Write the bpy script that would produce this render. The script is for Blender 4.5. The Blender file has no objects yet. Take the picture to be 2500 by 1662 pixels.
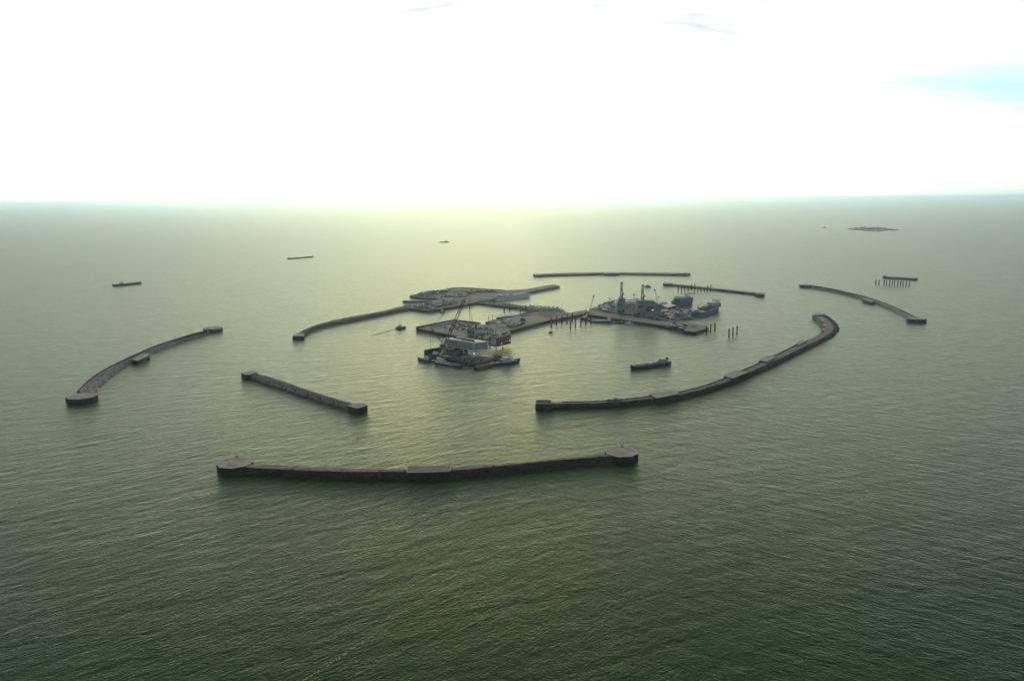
import bpy, bmesh, math, random
from mathutils import Vector, Matrix, noise as mnoise
R = math.radians
random.seed(7)
scene = bpy.context.scene
col = scene.collection

# ------------------------------------------------------------------ camera
CAM_H = 300.0
PITCH, ROLL, FOC = R(10.06), R(0.42), 1944.4          # focal length in photo pixels (28 mm on 36 mm)
_f = Vector((0, math.cos(PITCH), -math.sin(PITCH)))
_r0 = Vector((1, 0, 0)); _u0 = Vector((0, math.sin(PITCH), math.cos(PITCH)))
_u = _u0 * math.cos(ROLL) + _r0 * math.sin(ROLL)
_r = _r0 * math.cos(ROLL) - _u0 * math.sin(ROLL)
camd = bpy.data.cameras.new('camera'); cam = bpy.data.objects.new('camera', camd); col.objects.link(cam)
camd.lens = 28.0; camd.sensor_width = 36.0; camd.sensor_fit = 'HORIZONTAL'
camd.clip_start = 1.0; camd.clip_end = 400000.0
cam.matrix_world = Matrix(((_r.x, _u.x, -_f.x, 0), (_r.y, _u.y, -_f.y, 0), (_r.z, _u.z, -_f.z, CAM_H), (0, 0, 0, 1)))
scene.camera = cam

# ------------------------------------------------------------------ sky, sun, exposure
SUN_EL, SUN_AZ = R(14), R(-3.6)                      # azimuth measured from +Y towards +X
world = bpy.data.worlds.new('World'); scene.world = world; world.use_nodes = True
nt = world.node_tree; nt.nodes.clear()
def nd(tree, kind, **kw):
    n = tree.nodes.new(kind)
    for k, v in kw.items():
        if k == 'inp':
            for a, b in v.items(): n.inputs[a].default_value = b
        else: setattr(n, k, v)
    return n
wo = nd(nt, 'ShaderNodeOutputWorld'); bg = nd(nt, 'ShaderNodeBackground', inp={'Strength': 0.10})
sky = nd(nt, 'ShaderNodeTexSky', sky_type='NISHITA', sun_disc=False, sun_elevation=SUN_EL, sun_rotation=SUN_AZ,
         altitude=0, air_density=1.0, dust_density=1.2, ozone_density=1.0)
tc = nd(nt, 'ShaderNodeTexCoord'); sep = nd(nt, 'ShaderNodeSeparateXYZ')
nt.links.new(tc.outputs['Generated'], sep.inputs[0])
def _low_haze():
    mz = nd(nt, 'ShaderNodeMath', operation='MAXIMUM'); mz.inputs[1].default_value = 0.065; nt.links.new(sep.outputs[2], mz.inputs[0])
    c = nd(nt, 'ShaderNodeCombineXYZ'); nt.links.new(sep.outputs[0], c.inputs[0]); nt.links.new(sep.outputs[1], c.inputs[1]); nt.links.new(mz.outputs[0], c.inputs[2])
    v = nd(nt, 'ShaderNodeVectorMath', operation='NORMALIZE'); nt.links.new(c.outputs[0], v.inputs[0]); nt.links.new(v.outputs[0], sky.inputs['Vector'])
_low_haze()
def wm(op, a, b=None, clamp=False):
    n = nd(nt, 'ShaderNodeMath', operation=op, use_clamp=clamp)
    for i, v in enumerate((a, b)):
        if v is None: continue
        if isinstance(v, (int, float)): n.inputs[i].default_value = v
        else: nt.links.new(v, n.inputs[i])
    return n.outputs[0]
# thin cloud sheet on a plane overhead
den = wm('ADD', wm('MAXIMUM', sep.outputs[2], 0.0), 0.06)
cx_, cy_ = wm('DIVIDE', sep.outputs[0], den), wm('DIVIDE', sep.outputs[1], den)
cmb = nd(nt, 'ShaderNodeCombineXYZ'); nt.links.new(cx_, cmb.inputs[0]); nt.links.new(cy_, cmb.inputs[1])
mp = nd(nt, 'ShaderNodeMapping'); mp.inputs['Scale'].default_value = (0.55, 0.9, 1); mp.inputs['Location'].default_value = (3.1, 1.7, 0)
nt.links.new(cmb.outputs[0], mp.inputs[0])
n1 = nd(nt, 'ShaderNodeTexNoise', inp={'Scale': 0.9, 'Detail': 7.0, 'Roughness': 0.58, 'Distortion': 0.4})
nt.links.new(mp.outputs[0], n1.inputs['Vector'])
# thin bright veil everywhere
cl = nd(nt, 'ShaderNodeMapRange', inp={'From Min': 0.38, 'From Max': 0.66, 'To Min': 0.62, 'To Max': 0.95})
nt.links.new(n1.outputs[0], cl.inputs[0])
bw = nd(nt, 'ShaderNodeRGBToBW'); nt.links.new(sky.outputs[0], bw.inputs[0])
cc = nd(nt, 'ShaderNodeMixRGB', blend_type='MULTIPLY', inp={'Fac': 1.0, 'Color2': (1, 1, 1, 1)})
spread = wm('MULTIPLY', wm('POWER', bw.outputs[0], 0.9), 0.86)   # cloud spreads the sunlight sideways
tint = nd(nt, 'ShaderNodeMixRGB', inp={'Color1': (0.58, 1.00, 1.32, 1), 'Color2': (1.26, 1.12, 0.30, 1)})   # cool far from the sun, warm near it
tf = nd(nt, 'ShaderNodeMapRange', inp={'From Min': 6.0, 'From Max': 25.0}); nt.links.new(spread, tf.inputs[0]); nt.links.new(tf.outputs[0], tint.inputs['Fac'])
low = nd(nt, 'ShaderNodeMixRGB', inp={'Color1': (0.90, 1.04, 1.02, 1)})                      # cream towards the horizon
lowc = nd(nt, 'ShaderNodeMixRGB', inp={'Color1': (0.84, 1.02, 1.06, 1), 'Color2': (1.36, 1.16, 0.46, 1)}); nt.links.new(tf.outputs[0], lowc.inputs['Fac']); nt.links.new(lowc.outputs[0], low.inputs['Color1'])
lf = nd(nt, 'ShaderNodeMapRange', interpolation_type='SMOOTHSTEP', inp={'From Min': 0.055, 'From Max': 0.10}); nt.links.new(sep.outputs[2], lf.inputs[0])
nt.links.new(lf.outputs[0], low.inputs['Fac']); nt.links.new(tint.outputs[0], low.inputs['Color2'])
hi_ = nd(nt, 'ShaderNodeMapRange', interpolation_type='SMOOTHSTEP', inp={'From Min': 0.118, 'From Max': 0.155}); nt.links.new(sep.outputs[2], hi_.inputs[0])
high = nd(nt, 'ShaderNodeMixRGB', inp={'Color2': (1.22, 1.30, 1.26, 1)}); nt.links.new(hi_.outputs[0], high.inputs['Fac']); nt.links.new(low.outputs[0], high.inputs['Color1'])
nt.links.new(spread, cc.inputs['Color1']); nt.links.new(high.outputs[0], cc.inputs['Color2'])
mixc = nd(nt, 'ShaderNodeMixRGB', blend_type='MIX')
nt.links.new(cl.outputs[0], mixc.inputs['Fac']); nt.links.new(sky.outputs[0], mixc.inputs['Color1']); nt.links.new(cc.outputs[0], mixc.inputs['Color2'])
DX, DY = 11.56, 0.6
# grey cloud deck overhead; its ragged far edge shows along the top of the photograph
n2 = nd(nt, 'ShaderNodeTexNoise', inp={'Scale': 0.8, 'Detail': 9.0, 'Roughness': 0.6, 'Distortion': 0.3})
mp2 = nd(nt, 'ShaderNodeMapping'); mp2.inputs['Scale'].default_value = (0.7, 1.4, 1); mp2.inputs['Location'].default_value = (DX, DY, 4.0)
nt.links.new(cmb.outputs[0], mp2.inputs[0]); nt.links.new(mp2.outputs[0], n2.inputs['Vector'])
dist = nd(nt, 'ShaderNodeVectorMath', operation='LENGTH'); nt.links.new(cmb.outputs[0], dist.inputs[0])
edge = wm('ADD', wm('MULTIPLY', wm('SUBTRACT', 3.78, dist.outputs['Value']), 0.55), wm('MULTIPLY', wm('SUBTRACT', n2.outputs[0], 0.5), 4.0))
dk = nd(nt, 'ShaderNodeMapRange', interpolation_type='SMOOTHSTEP', inp={'From Min': -0.5, 'From Max': 0.9, 'To Min': 0.0, 'To Max': 0.88}); nt.links.new(edge, dk.inputs[0])
thick = wm('MULTIPLY', wm('POWER', bw.outputs[0], 0.5), 0.32)          # thick cloud evens the light out
dc = nd(nt, 'ShaderNodeMixRGB', blend_type='MULTIPLY', inp={'Fac': 1.0, 'Color2': (0.76, 1.02, 1.26, 1)})
nt.links.new(thick, dc.inputs['Color1'])
mixd = nd(nt, 'ShaderNodeMixRGB', blend_type='MIX'); nt.links.new(dk.outputs[0], mixd.inputs['Fac'])
nt.links.new(mixc.outputs[0], mixd.inputs['Color1']); nt.links.new(dc.outputs[0], mixd.inputs['Color2'])
hz = nd(nt, 'ShaderNodeMapRange', interpolation_type='SMOOTHSTEP', inp={'From Min': -0.004, 'From Max': 0.034, 'To Min': 0.82, 'To Max': 1.0}); nt.links.new(sep.outputs[2], hz.inputs[0])
hm_ = nd(nt, 'ShaderNodeMixRGB', blend_type='MULTIPLY', inp={'Fac': 1.0}); nt.links.new(mixd.outputs[0], hm_.inputs['Color1']); nt.links.new(hz.outputs[0], hm_.inputs['Color2'])
nt.links.new(hm_.outputs[0], bg.inputs['Color']); nt.links.new(bg.outputs[0], wo.inputs[0])

sund = bpy.data.lights.new('sun', 'SUN'); sun = bpy.data.objects.new('sun', sund); col.objects.link(sun)
sund.energy = 0.8; sund.angle = R(90); sund.color = (1.0, 0.94, 0.8)
_sd = Vector((math.sin(SUN_AZ) * math.cos(SUN_EL), math.cos(SUN_AZ) * math.cos(SUN_EL), math.sin(SUN_EL)))
sun.rotation_euler = _sd.to_track_quat('Z', 'Y').to_euler(); sun.location = (0, 0, 900)
vs = scene.view_settings
vs.view_transform = 'Standard'; vs.look = 'None'; vs.exposure = 0.8; vs.gamma = 1.0; vs.use_curve_mapping = False
scene.cycles.max_bounces = 6; scene.cycles.volume_bounces = 2

# ------------------------------------------------------------------ where a photo pixel meets the level z
REG = {'A': (1000, 680, 400 / 2359), 'B': (960, 670, 440 / 2359), 'C': (1380, 680, 420 / 2359), 'D': (1280, 640, 620 / 2359),
       'E': (680, 680, 400 / 2359), 'F': (1280, 740, 800 / 2359), 'G': (500, 1070, 1100 / 2359), 'H': (140, 780, 780 / 2359),
       'I': (1010, 780, 280 / 2359), 'J': (1000, 700, 200 / 2240), 'K': (1480, 680, 300 / 2359), 'L': (960, 690, 340 / 2359),
       'M': (1900, 500, 400 / 2091), 'N': (240, 560, 600 / 2359), 'O': (1180, 720, 300 / 2359), 'P': (1500, 850, 180 / 2359),
       'T1': (1380, 670, 220 / 2359), 'T2': (1560, 700, 220 / 2359), 'T3': (1140, 780, 130 / 2359), 'T4': (1010, 840, 140 / 2359),
       'T5': (1130, 840, 150 / 2359), 'T6': (1290, 940, 410 / 2359), 'T7': (1700, 740, 380 / 2359), 'T8': (580, 890, 330 / 2359),
       'S': (0, 0, 1.0), 'Q': (900, 400, 500 / 2359)}
def px(reg, u, v):
    a, b, s = REG[reg]; return (a + u * s, b + v * s)
def G(reg, u, v, z=0.0):
    x, y = px(reg, u, v)
    d = _r * ((x - 1250) / FOC) + _u * (-(y - 831) / FOC) + _f
    t = (z - CAM_H) / d.z
    return Vector((d.x * t, d.y * t, z))
def GH(reg, u, v, base):                                # the height at which that pixel's ray stands over the point base
    x, y = px(reg, u, v)
    d = _r * ((x - 1250) / FOC) + _u * (-(y - 831) / FOC) + _f
    return CAM_H + d.z * base.y / d.y
def rail(reg, pts, n, z):
    P = [Vector((u, v)) for u, v in pts]
    L = [0]
    for a, b in zip(P, P[1:]): L.append(L[-1] + (b - a).length)
    out = []
    for i in range(n):
        s = L[-1] * i / (n - 1); k = 0
        while k < len(P) - 2 and L[k + 1] < s: k += 1
        t = (s - L[k]) / max(1e-9, L[k + 1] - L[k])
        p0, p1, p2, p3 = P[max(0, k - 1)], P[k], P[k + 1], P[min(len(P) - 1, k + 2)]
        q = 0.5 * ((2 * p1) + (p2 - p0) * t + (2 * p0 - 5 * p1 + 4 * p2 - p3) * t * t + (3 * p1 - p0 - 3 * p2 + p3) * t ** 3)
        out.append(G(reg, q.x, q.y, z))
    return out

# ------------------------------------------------------------------ materials
MATS = {}
def mat(name, c, c2=None, scale=0.2, rough=0.8, bump=0.0, bscale=1.0, metal=0.0, lo=0.35, hi=0.65, detail=5.0, stretch=None):
    if name in MATS: return MATS[name]
    m = bpy.data.materials.new(name); m.use_nodes = True; t = m.node_tree
    p = t.nodes['Principled BSDF']; p.inputs['Roughness'].default_value = rough; p.inputs['Metallic'].default_value = metal
    if c2 is None: c2 = tuple(x * 0.72 for x in c)
    g = nd(t, 'ShaderNodeNewGeometry'); src = g.outputs['Position']
    if stretch:
        mpn = nd(t, 'ShaderNodeMapping'); mpn.inputs['Scale'].default_value = stretch; t.links.new(src, mpn.inputs[0]); src = mpn.outputs[0]
    n = nd(t, 'ShaderNodeTexNoise', inp={'Scale': scale, 'Detail': detail, 'Roughness': 0.62}); t.links.new(src, n.inputs['Vector'])
    mr = nd(t, 'ShaderNodeMapRange', inp={'From Min': lo, 'From Max': hi}); t.links.new(n.outputs[0], mr.inputs[0])
    mx = nd(t, 'ShaderNodeMixRGB', inp={'Color1': (*c, 1), 'Color2': (*c2, 1)}); t.links.new(mr.outputs[0], mx.inputs['Fac'])
    t.links.new(mx.outputs[0], p.inputs['Base Color'])
    if bump:
        nb = nd(t, 'ShaderNodeTexNoise', inp={'Scale': bscale, 'Detail': 4.0}); t.links.new(g.outputs['Position'], nb.inputs['Vector'])
        bp = nd(t, 'ShaderNodeBump', inp={'Strength': 1.0, 'Distance': bump}); t.links.new(nb.outputs[0], bp.inputs['Height'])
        t.links.new(bp.outputs[0], p.inputs['Normal'])
    MATS[name] = m; return m
ROCK = mat('dark_rock', (0.12, 0.075, 0.078), (0.042, 0.026, 0.034), 0.35, 0.95, 0.8, 0.6)
GRAVEL = mat('gravel', (0.36, 0.32, 0.27), (0.23, 0.20, 0.17), 0.06, 0.95, 0.25, 0.5)
CAPS = mat('cap_concrete', (0.66, 0.58, 0.51), (0.42, 0.35, 0.31), 0.09, 0.9, 0.1, 0.6)
RIM = mat('edge_halo', (0.78, 0.73, 0.64), (0.66, 0.61, 0.54), 0.2, 0.85)  # pale colour paints in the bright halo along the platform edges
CAISSON = mat('caisson_steel', (0.035, 0.025, 0.034), (0.018, 0.014, 0.022), 0.15, 0.8, 0.2, 0.4, stretch=(1, 1, 0.2))
QUAY = mat('sheet_pile_steel', (0.02, 0.024, 0.055), (0.011, 0.013, 0.034), 0.12, 0.75, stretch=(1, 1, 0.15))

# ------------------------------------------------------------------ mesh helpers
class MB:
    def __init__(s): s.v = []; s.f = []
    def add(s, vs_, fs):
        k = len(s.v); s.v += [tuple(v) for v in vs_]; s.f += [tuple(i + k for i in f) for f in fs]; return s
    def box(s, x0, x1, y0, y1, z0, z1):
        return s.add([(x0, y0, z0), (x1, y0, z0), (x1, y1, z0), (x0, y1, z0), (x0, y0, z1), (x1, y0, z1), (x1, y1, z1), (x0, y1, z1)],
                     [(3, 2, 1, 0), (4, 5, 6, 7), (0, 1, 5, 4), (1, 2, 6, 5), (2, 3, 7, 6), (3, 0, 4, 7)])
    def cbox(s, cx, cy, lx, ly, z0, z1, rz=0.0):
        c, n = math.cos(rz), math.sin(rz); q = []
        for z in (z0, z1):
            for a, b in ((-1, -1), (1, -1), (1, 1), (-1, 1)):
                x, y = a * lx / 2, b * ly / 2; q.append((cx + x * c - y * n, cy + x * n + y * c, z))
        return s.add(q, [(3, 2, 1, 0), (4, 5, 6, 7), (0, 1, 5, 4), (1, 2, 6, 5), (2, 3, 7, 6), (3, 0, 4, 7)])
    def prism(s, pts, z0, z1, grow=0.0):
        n = len(pts); c = sum((Vector((p[0], p[1])) for p in pts), Vector((0, 0))) / n
        lo = []
        for p in pts:
            d = Vector((p[0], p[1])) - c; d = d + d.normalized() * grow; lo.append((c.x + d.x, c.y + d.y, z0))
        return s.add(lo + [(p[0], p[1], z1) for p in pts],
                     [tuple(range(n - 1, -1, -1)), tuple(range(n, 2 * n))] + [(i, (i + 1) % n, n + (i + 1) % n, n + i) for i in range(n)])
    def tube(s, p, q, r, n=6, r2=None, cap=True):
        p, q = Vector(p), Vector(q); d = (q - p).normalized(); a = d.orthogonal().normalized(); b = d.cross(a)
        r2 = r if r2 is None else r2
        vv = [tuple(o + (a * math.cos(6.2831853 * i / n) + b * math.sin(6.2831853 * i / n)) * rr) for o, rr in ((p, r), (q, r2)) for i in range(n)]
        ff = [(i, (i + 1) % n, n + (i + 1) % n, n + i) for i in range(n)]
        if cap: ff += [tuple(range(n - 1, -1, -1)), tuple(range(n, 2 * n))]
        return s.add(vv, ff)
    def loft(s, rails, closed=False):
        n = len(rails[0]); vv = [v for r in rails for v in r]; ff = []
        for j in range(len(rails) - 1):
            for i in range(n - 1): ff.append((j * n + i, j * n + i + 1, (j + 1) * n + i + 1, (j + 1) * n + i))
        return s.add(vv, ff)
    def build(s, name, m, parent=None, origin=None, smooth=False):
        o = Vector(origin) if origin is not None else Vector((0, 0, 0))
        me = bpy.data.meshes.new(name); me.from_pydata([tuple(Vector(v) - o) for v in s.v], [], s.f)
        bm = bmesh.new(); bm.from_mesh(me); bmesh.ops.recalc_face_normals(bm, faces=bm.faces); bm.to_mesh(me); bm.free()
        if smooth: me.polygons.foreach_set('use_smooth', [True] * len(me.polygons))
        me.materials.append(m); ob = bpy.data.objects.new(name, me); col.objects.link(ob)
        if parent is not None: ob.parent = parent
        return ob
def tag(o, label, cat, group=None):
    o['label'] = label; o['category'] = cat
    if group: o['group'] = group
    return o
def empty(name, loc, rz, label, cat, group=None):
    o = bpy.data.objects.new(name, None); col.objects.link(o); o.location = loc; o.rotation_euler = (0, 0, rz); o.empty_display_size = 2
    return tag(o, label, cat, group)
def copy_tree(o, parent=None):
    c = o.copy(); col.objects.link(c)
    if parent is not None: c.parent = parent
    for ch in list(o.children): copy_tree(ch, c)
    return c
def stone(mb, p, r, rng):
    q = Matrix.Rotation(rng.random() * 6.28, 3, Vector((rng.random() - .5, rng.random() - .5, rng.random() - .5)).normalized())
    vv = [Vector(p) + q @ (Vector((a, b, c)) * r * (0.7 + 0.5 * rng.random())) for c in (-.6, .6) for a, b in ((-1, -.8), (1, -.8), (1, .8), (-1, .8))]
    mb.add(vv, [(3, 2, 1, 0), (4, 5, 6, 7), (0, 1, 5, 4), (1, 2, 6, 5), (2, 3, 7, 6), (3, 0, 4, 7)])
# ------------------------------------------------------------------ water
def water_material():
    m = bpy.data.materials.new('sea_water'); m.use_nodes = True; t = m.node_tree
    p = t.nodes['Principled BSDF']
    p.inputs['Roughness'].default_value = 1.0; p.inputs['Specular IOR Level'].default_value = 0.0
    g = nd(t, 'ShaderNodeNewGeometry'); pos = g.outputs['Position']
    def ml(op, a, b=None):
        n = nd(t, 'ShaderNodeMath', operation=op)
        for i, v in enumerate((a, b)):
            if v is None: continue
            if isinstance(v, (int, float)): n.inputs[i].default_value = v
            else: t.links.new(v, n.inputs[i])
        return n.outputs[0]
    def waves(ang, sx, sy, scale, detail=3.0, dist=0.3, rough=0.5):
        mp_ = nd(t, 'ShaderNodeMapping'); mp_.inputs['Rotation'].default_value = (0, 0, -ang); mp_.inputs['Scale'].default_value = (sx, sy, 1)
        # rotate first, then squeeze
        mp_.vector_type = 'POINT'
        rot = nd(t, 'ShaderNodeVectorRotate', rotation_type='Z_AXIS'); rot.inputs['Angle'].default_value = -ang
        t.links.new(pos, rot.inputs['Vector']); mp_.inputs['Rotation'].default_value = (0, 0, 0)
        t.links.new(rot.outputs[0], mp_.inputs[0])
        n = nd(t, 'ShaderNodeTexNoise', inp={'Scale': scale, 'Detail': detail, 'Roughness': rough, 'Distortion': dist})
        t.links.new(mp_.outputs[0], n.inputs['Vector']); return n.outputs[0]
    left = waves(R(42), 0.5, 1.0, 0.38)
    right = waves(R(-30), 0.5, 1.0, 0.38)
    chop = waves(R(8), 0.6, 1.0, 0.85, 3.0)
    sepx = nd(t, 'ShaderNodeSeparateXYZ'); t.links.new(pos, sepx.inputs[0])
    big = nd(t, 'ShaderNodeTexNoise', inp={'Scale': 0.004, 'Detail': 2.0}); t.links.new(pos, big.inputs['Vector'])
    k = nd(t, 'ShaderNodeMapRange', inp={'From Min': -120.0, 'From Max': 260.0}); 
    t.links.new(ml('ADD', sepx.outputs[0], ml('MULTIPLY', ml('SUBTRACT', big.outputs[0], 0.5), 500.0)), k.inputs[0])
    w = nd(t, 'ShaderNodeMixRGB'); t.links.new(k.outputs[0], w.inputs['Fac']); t.links.new(left, w.inputs['Color1']); t.links.new(right, w.inputs['Color2'])
    mid_l = waves(R(46), 0.3, 1.0, 0.10, 2.0); mid_r = waves(R(-34), 0.3, 1.0, 0.10, 2.0)
    wm_ = nd(t, 'ShaderNodeMixRGB'); t.links.new(k.outputs[0], wm_.inputs['Fac']); t.links.new(mid_l, wm_.inputs['Color1']); t.links.new(mid_r, wm_.inputs['Color2'])
    swell = waves(R(20), 0.2, 1.0, 0.05, 2.0)
    patch = nd(t, 'ShaderNodeTexNoise', inp={'Scale': 0.012, 'Detail': 3.0}); t.links.new(pos, patch.inputs['Vector'])
    pk = nd(t, 'ShaderNodeMapRange', inp={'From Min': 0.3, 'From Max': 0.7, 'To Min': 0.65, 'To Max': 1.25}); t.links.new(patch.outputs[0], pk.inputs[0])
    h = ml('ADD', ml('MULTIPLY', ml('MULTIPLY', w.outputs[0], pk.outputs[0]), 1.9), ml('ADD', ml('MULTIPLY', chop, 1.1), ml('ADD', ml('MULTIPLY', wm_.outputs[0], 2.6), ml('MULTIPLY', swell, 2.4))))
    bp = nd(t, 'ShaderNodeBump', inp={'Strength': 1.0, 'Distance': 1.0}); t.links.new(h, bp.inputs['Height']); t.links.new(bp.outputs[0], p.inputs['Normal'])
    cn = nd(t, 'ShaderNodeTexNoise', inp={'Scale': 0.003, 'Detail': 4.0}); t.links.new(pos, cn.inputs['Vector'])
    cm = nd(t, 'ShaderNodeMixRGB', inp={'Color1': (0.013, 0.076, 0.022, 1), 'Color2': (0.018, 0.088, 0.022, 1)}); t.links.new(cn.outputs[0], cm.inputs['Fac'])
    t.links.new(cm.outputs[0], p.inputs['Base Color'])
    gl = nd(t, 'ShaderNodeBsdfGlossy', inp={'Color': (0.94, 1.0, 0.87, 1), 'Roughness': 0.33}); fr = nd(t, 'ShaderNodeFresnel', inp={'IOR': 1.10})
    bf = nd(t, 'ShaderNodeBump', inp={'Strength': 0.45, 'Distance': 1.0}); t.links.new(h, bf.inputs['Height'])
    t.links.new(bp.outputs[0], gl.inputs['Normal']); t.links.new(bf.outputs[0], fr.inputs['Normal'])
    ms = nd(t, 'ShaderNodeMixShader'); grp = nd(t, 'ShaderNodeTexNoise', inp={'Scale': 0.05, 'Detail': 9.0, 'Roughness': 0.72}); t.links.new(pos, grp.inputs['Vector'])   # wave groups and gusts
    gm = nd(t, 'ShaderNodeMapRange', inp={'From Min': 0.3, 'From Max': 0.7, 'To Min': 0.8, 'To Max': 1.2}); t.links.new(grp.outputs[0], gm.inputs[0])
    t.links.new(ml('MULTIPLY', gm.outputs[0], ml('DIVIDE', fr.outputs[0], ml('ADD', ml('MULTIPLY', fr.outputs[0], 1.15), 1.0))), ms.inputs[0]); t.links.new(p.outputs[0], ms.inputs[1]); t.links.new(gl.outputs[0], ms.inputs[2])
    t.links.new(ms.outputs[0], t.nodes['Material Output'].inputs['Surface'])
    return m
WATER = water_material()
sea = MB(); S = 120000.0
sea.add([(-S, -S, 0), (S, -S, 0), (S, S, 0), (-S, S, 0)], [(0, 1, 2, 3)])
o = sea.build('sea', WATER); o['kind'] = 'structure'
# ------------------------------------------------------------------ haze
hm = bpy.data.materials.new('haze_air'); hm.use_nodes = True; ht = hm.node_tree; ht.nodes.clear()
ho = nd(ht, 'ShaderNodeOutputMaterial'); hv = nd(ht, 'ShaderNodeVolumePrincipled', inp={'Color': (0.72, 0.91, 1.0, 1), 'Density': 3.2e-5, 'Anisotropy': 0.8})
ht.links.new(hv.outputs[0], ho.inputs['Volume'])
o = MB().box(-S - 500, S + 500, -S - 500, S + 500, -1.0, 340.0).build('haze', hm); o['kind'] = 'stuff'

# ------------------------------------------------------------------ breakwaters
def mound(name, parent, rails, org, m, sub=3, amp=0.5, seed=1, back=8.0):
    """rails: from the waterline we see up to the far crest; the far slope is added behind."""
    n = len(rails[0]); last = rails[-1]; bk = []
    for i in range(n):
        d = last[i] - rails[0][i]; d.z = 0
        d = d.normalized() if d.length > 0.5 else Vector((0, 1, 0))
        q = last[i] + d * back; q.z = -1.0; bk.append(q)
    fr = [Vector((v.x, v.y, -1.0)) if abs(v.z) < 0.01 else v for v in rails[0]]
    allr = [fr] + rails[1:] + [bk]; out = []; rng = random.Random(seed)
    for a, b in zip(allr, allr[1:]):
        for k in range(sub):
            t = k / sub; rr = []
            for p, q in zip(a, b):
                v = p.lerp(q, t)
                v = v + Vector((rng.uniform(-1, 1), rng.uniform(-1, 1), rng.uniform(-1, 1) * 0.7)) * amp
                rr.append(v)
            out.append(rr)
    out.append(bk)
    return MB().loft(out).build(name, m, parent, org)
def stones(parent, rails, org, count, rmin, rmax, seed, name='armour_stone', m=None):
    rng = random.Random(seed); mb = MB(); n = len(rails[0])
    for _ in range(count):
        j = rng.randrange(len(rails) - 1); i = rng.randrange(n - 1); a, b = rng.random(), rng.random()
        p = rails[j][i].lerp(rails[j][i + 1], a).lerp(rails[j + 1][i].lerp(rails[j + 1][i + 1], a), b)
        stone(mb, p, rng.uniform(rmin, rmax), rng)
    ob = mb.build(name, m or ROCK, parent, org); ob['kind'] = 'stuff'; return ob
def platform(name, parent, org, pts, h, rim=1.2, zbase=-2.0, top=None, wall=None):
    """a walled caisson with a filled top and a pale rim that paints in the bright edge"""
    n = len(pts); c = sum(pts, Vector()) / n
    MBo = MB().prism(pts, zbase, h - 0.25); w = MBo.build(name, wall or CAISSON, parent, org)
    inn = [c + (p - c) * (1 - rim / max(1.0, (p - c).length)) for p in pts]
    MB().prism(inn, h - 0.24, h + 0.02).build('platform_deck', top or CAPS, w, org if parent is None else (0, 0, 0) if False else org)
    r = MB()
    for i in range(n):
        a, b, e, d = pts[i], pts[(i + 1) % n], inn[(i + 1) % n], inn[i]
        r.add([(a.x, a.y, h - .3), (b.x, b.y, h - .3), (e.x, e.y, h - .3), (d.x, d.y, h - .3), (a.x, a.y, h + .35), (b.x, b.y, h + .35), (e.x, e.y, h + .35), (d.x, d.y, h + .35)],
              [(4, 5, 6, 7), (0, 1, 5, 4), (2, 3, 7, 6)])
    r.build('halo_rim', RIM, w, org)
    return w
def octagon(reg, u, v, wpx, h, rot=22.5, sx=1.0, n=8):
    c = G(reg, u, v, h); e = G(reg, u + wpx / 2, v, h); r = (e - c).length * 1.03
    return [Vector((c.x + r * math.cos(R(rot) + 6.2831853 * i / n) * sx, c.y + r * math.sin(R(rot) + 6.2831853 * i / n), h)) for i in range(n)]
def poly(reg, pts, h): return [G(reg, u, v, h) for u, v in pts]
def crest_wall(parent, org, r, th, z0, z1, name='crest_wall', m=None):
    mb = MB(); n = len(r); s1, s2 = [], []
    for i in range(n):
        d = (r[min(i + 1, n - 1)] - r[max(i - 1, 0)]); d.z = 0; d.normalize(); nn = Vector((-d.y, d.x, 0)) * th / 2
        s1.append(r[i] - nn); s2.append(r[i] + nn)
    lv = lambda q, z: [Vector((v.x, v.y, z)) for v in q]
    mb.loft([lv(s1, z0), lv(s1, z1), lv(s2, z1), lv(s2, z0)])
    return mb.build(name, m or CAISSON, parent, org)

# 1 the nearest one
HB = 9.0
def bw(label, org, name='breakwater'): return empty(name, org, 0, label, 'breakwater', 'breakwaters around the drilling islands')
N = 150
r1 = [rail('G', [(180, 184), (250, 184), (430, 193), (600, 207), (800, 210), (1050, 213), (1200, 213), (1300, 210), (1500, 200), (1700, 182), (1900, 160), (2130, 133)], N, 0),
      rail('G', [(180, 152), (250, 157), (430, 165), (600, 173), (800, 178), (1050, 176), (1200, 175), (1300, 170), (1500, 152), (1700, 131), (1900, 112), (2130, 94)], N, 8.0),
      rail('G', [(180, 129), (250, 135), (430, 145), (600, 152), (800, 160), (1050, 161), (1200, 157), (1300, 153), (1500, 139), (1700, 122), (1900, 103), (2130, 84)], N, 8.0)]
r1[2] = [a.lerp(b, 1.0) for a, b in zip(r1[1], r1[2])]
og = G('S', 1040, 1150); b1 = bw('nearest curved rubble breakwater with an octagonal platform at each end', og)
mound('rubble_mound', b1, r1, og, ROCK, 4, 0.55, 3, 6)
stones(b1, r1[:2], og, 1700, 0.6, 1.3, 5)
stones(b1, [[v + Vector((0, -1.2, -.3)) for v in r1[0]], [a.lerp(b, .2) for a, b in zip(r1[0], r1[1])]], og, 700, 0.9, 1.9, 6)
crest = [a.lerp(b, 0.55) + Vector((0, 0, 0.35)) for a, b in zip(r1[1], r1[2])]
crn = [a.lerp(b, 0.08) + Vector((0, 0, 0.35)) for a, b in zip(r1[1], r1[2])]; crf = [a.lerp(b, 0.98) + Vector((0, 0, 0.3)) for a, b in zip(r1[1], r1[2])]
mb = MB(); rng = random.Random(2)
mb.loft([[v + Vector((0, 0, rng.uniform(-.35, .35))) for v in q] for q in (crn, [a.lerp(b, .33) for a, b in zip(crn, crf)], [a.lerp(b, .66) for a, b in zip(crn, crf)], crf)])
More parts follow.
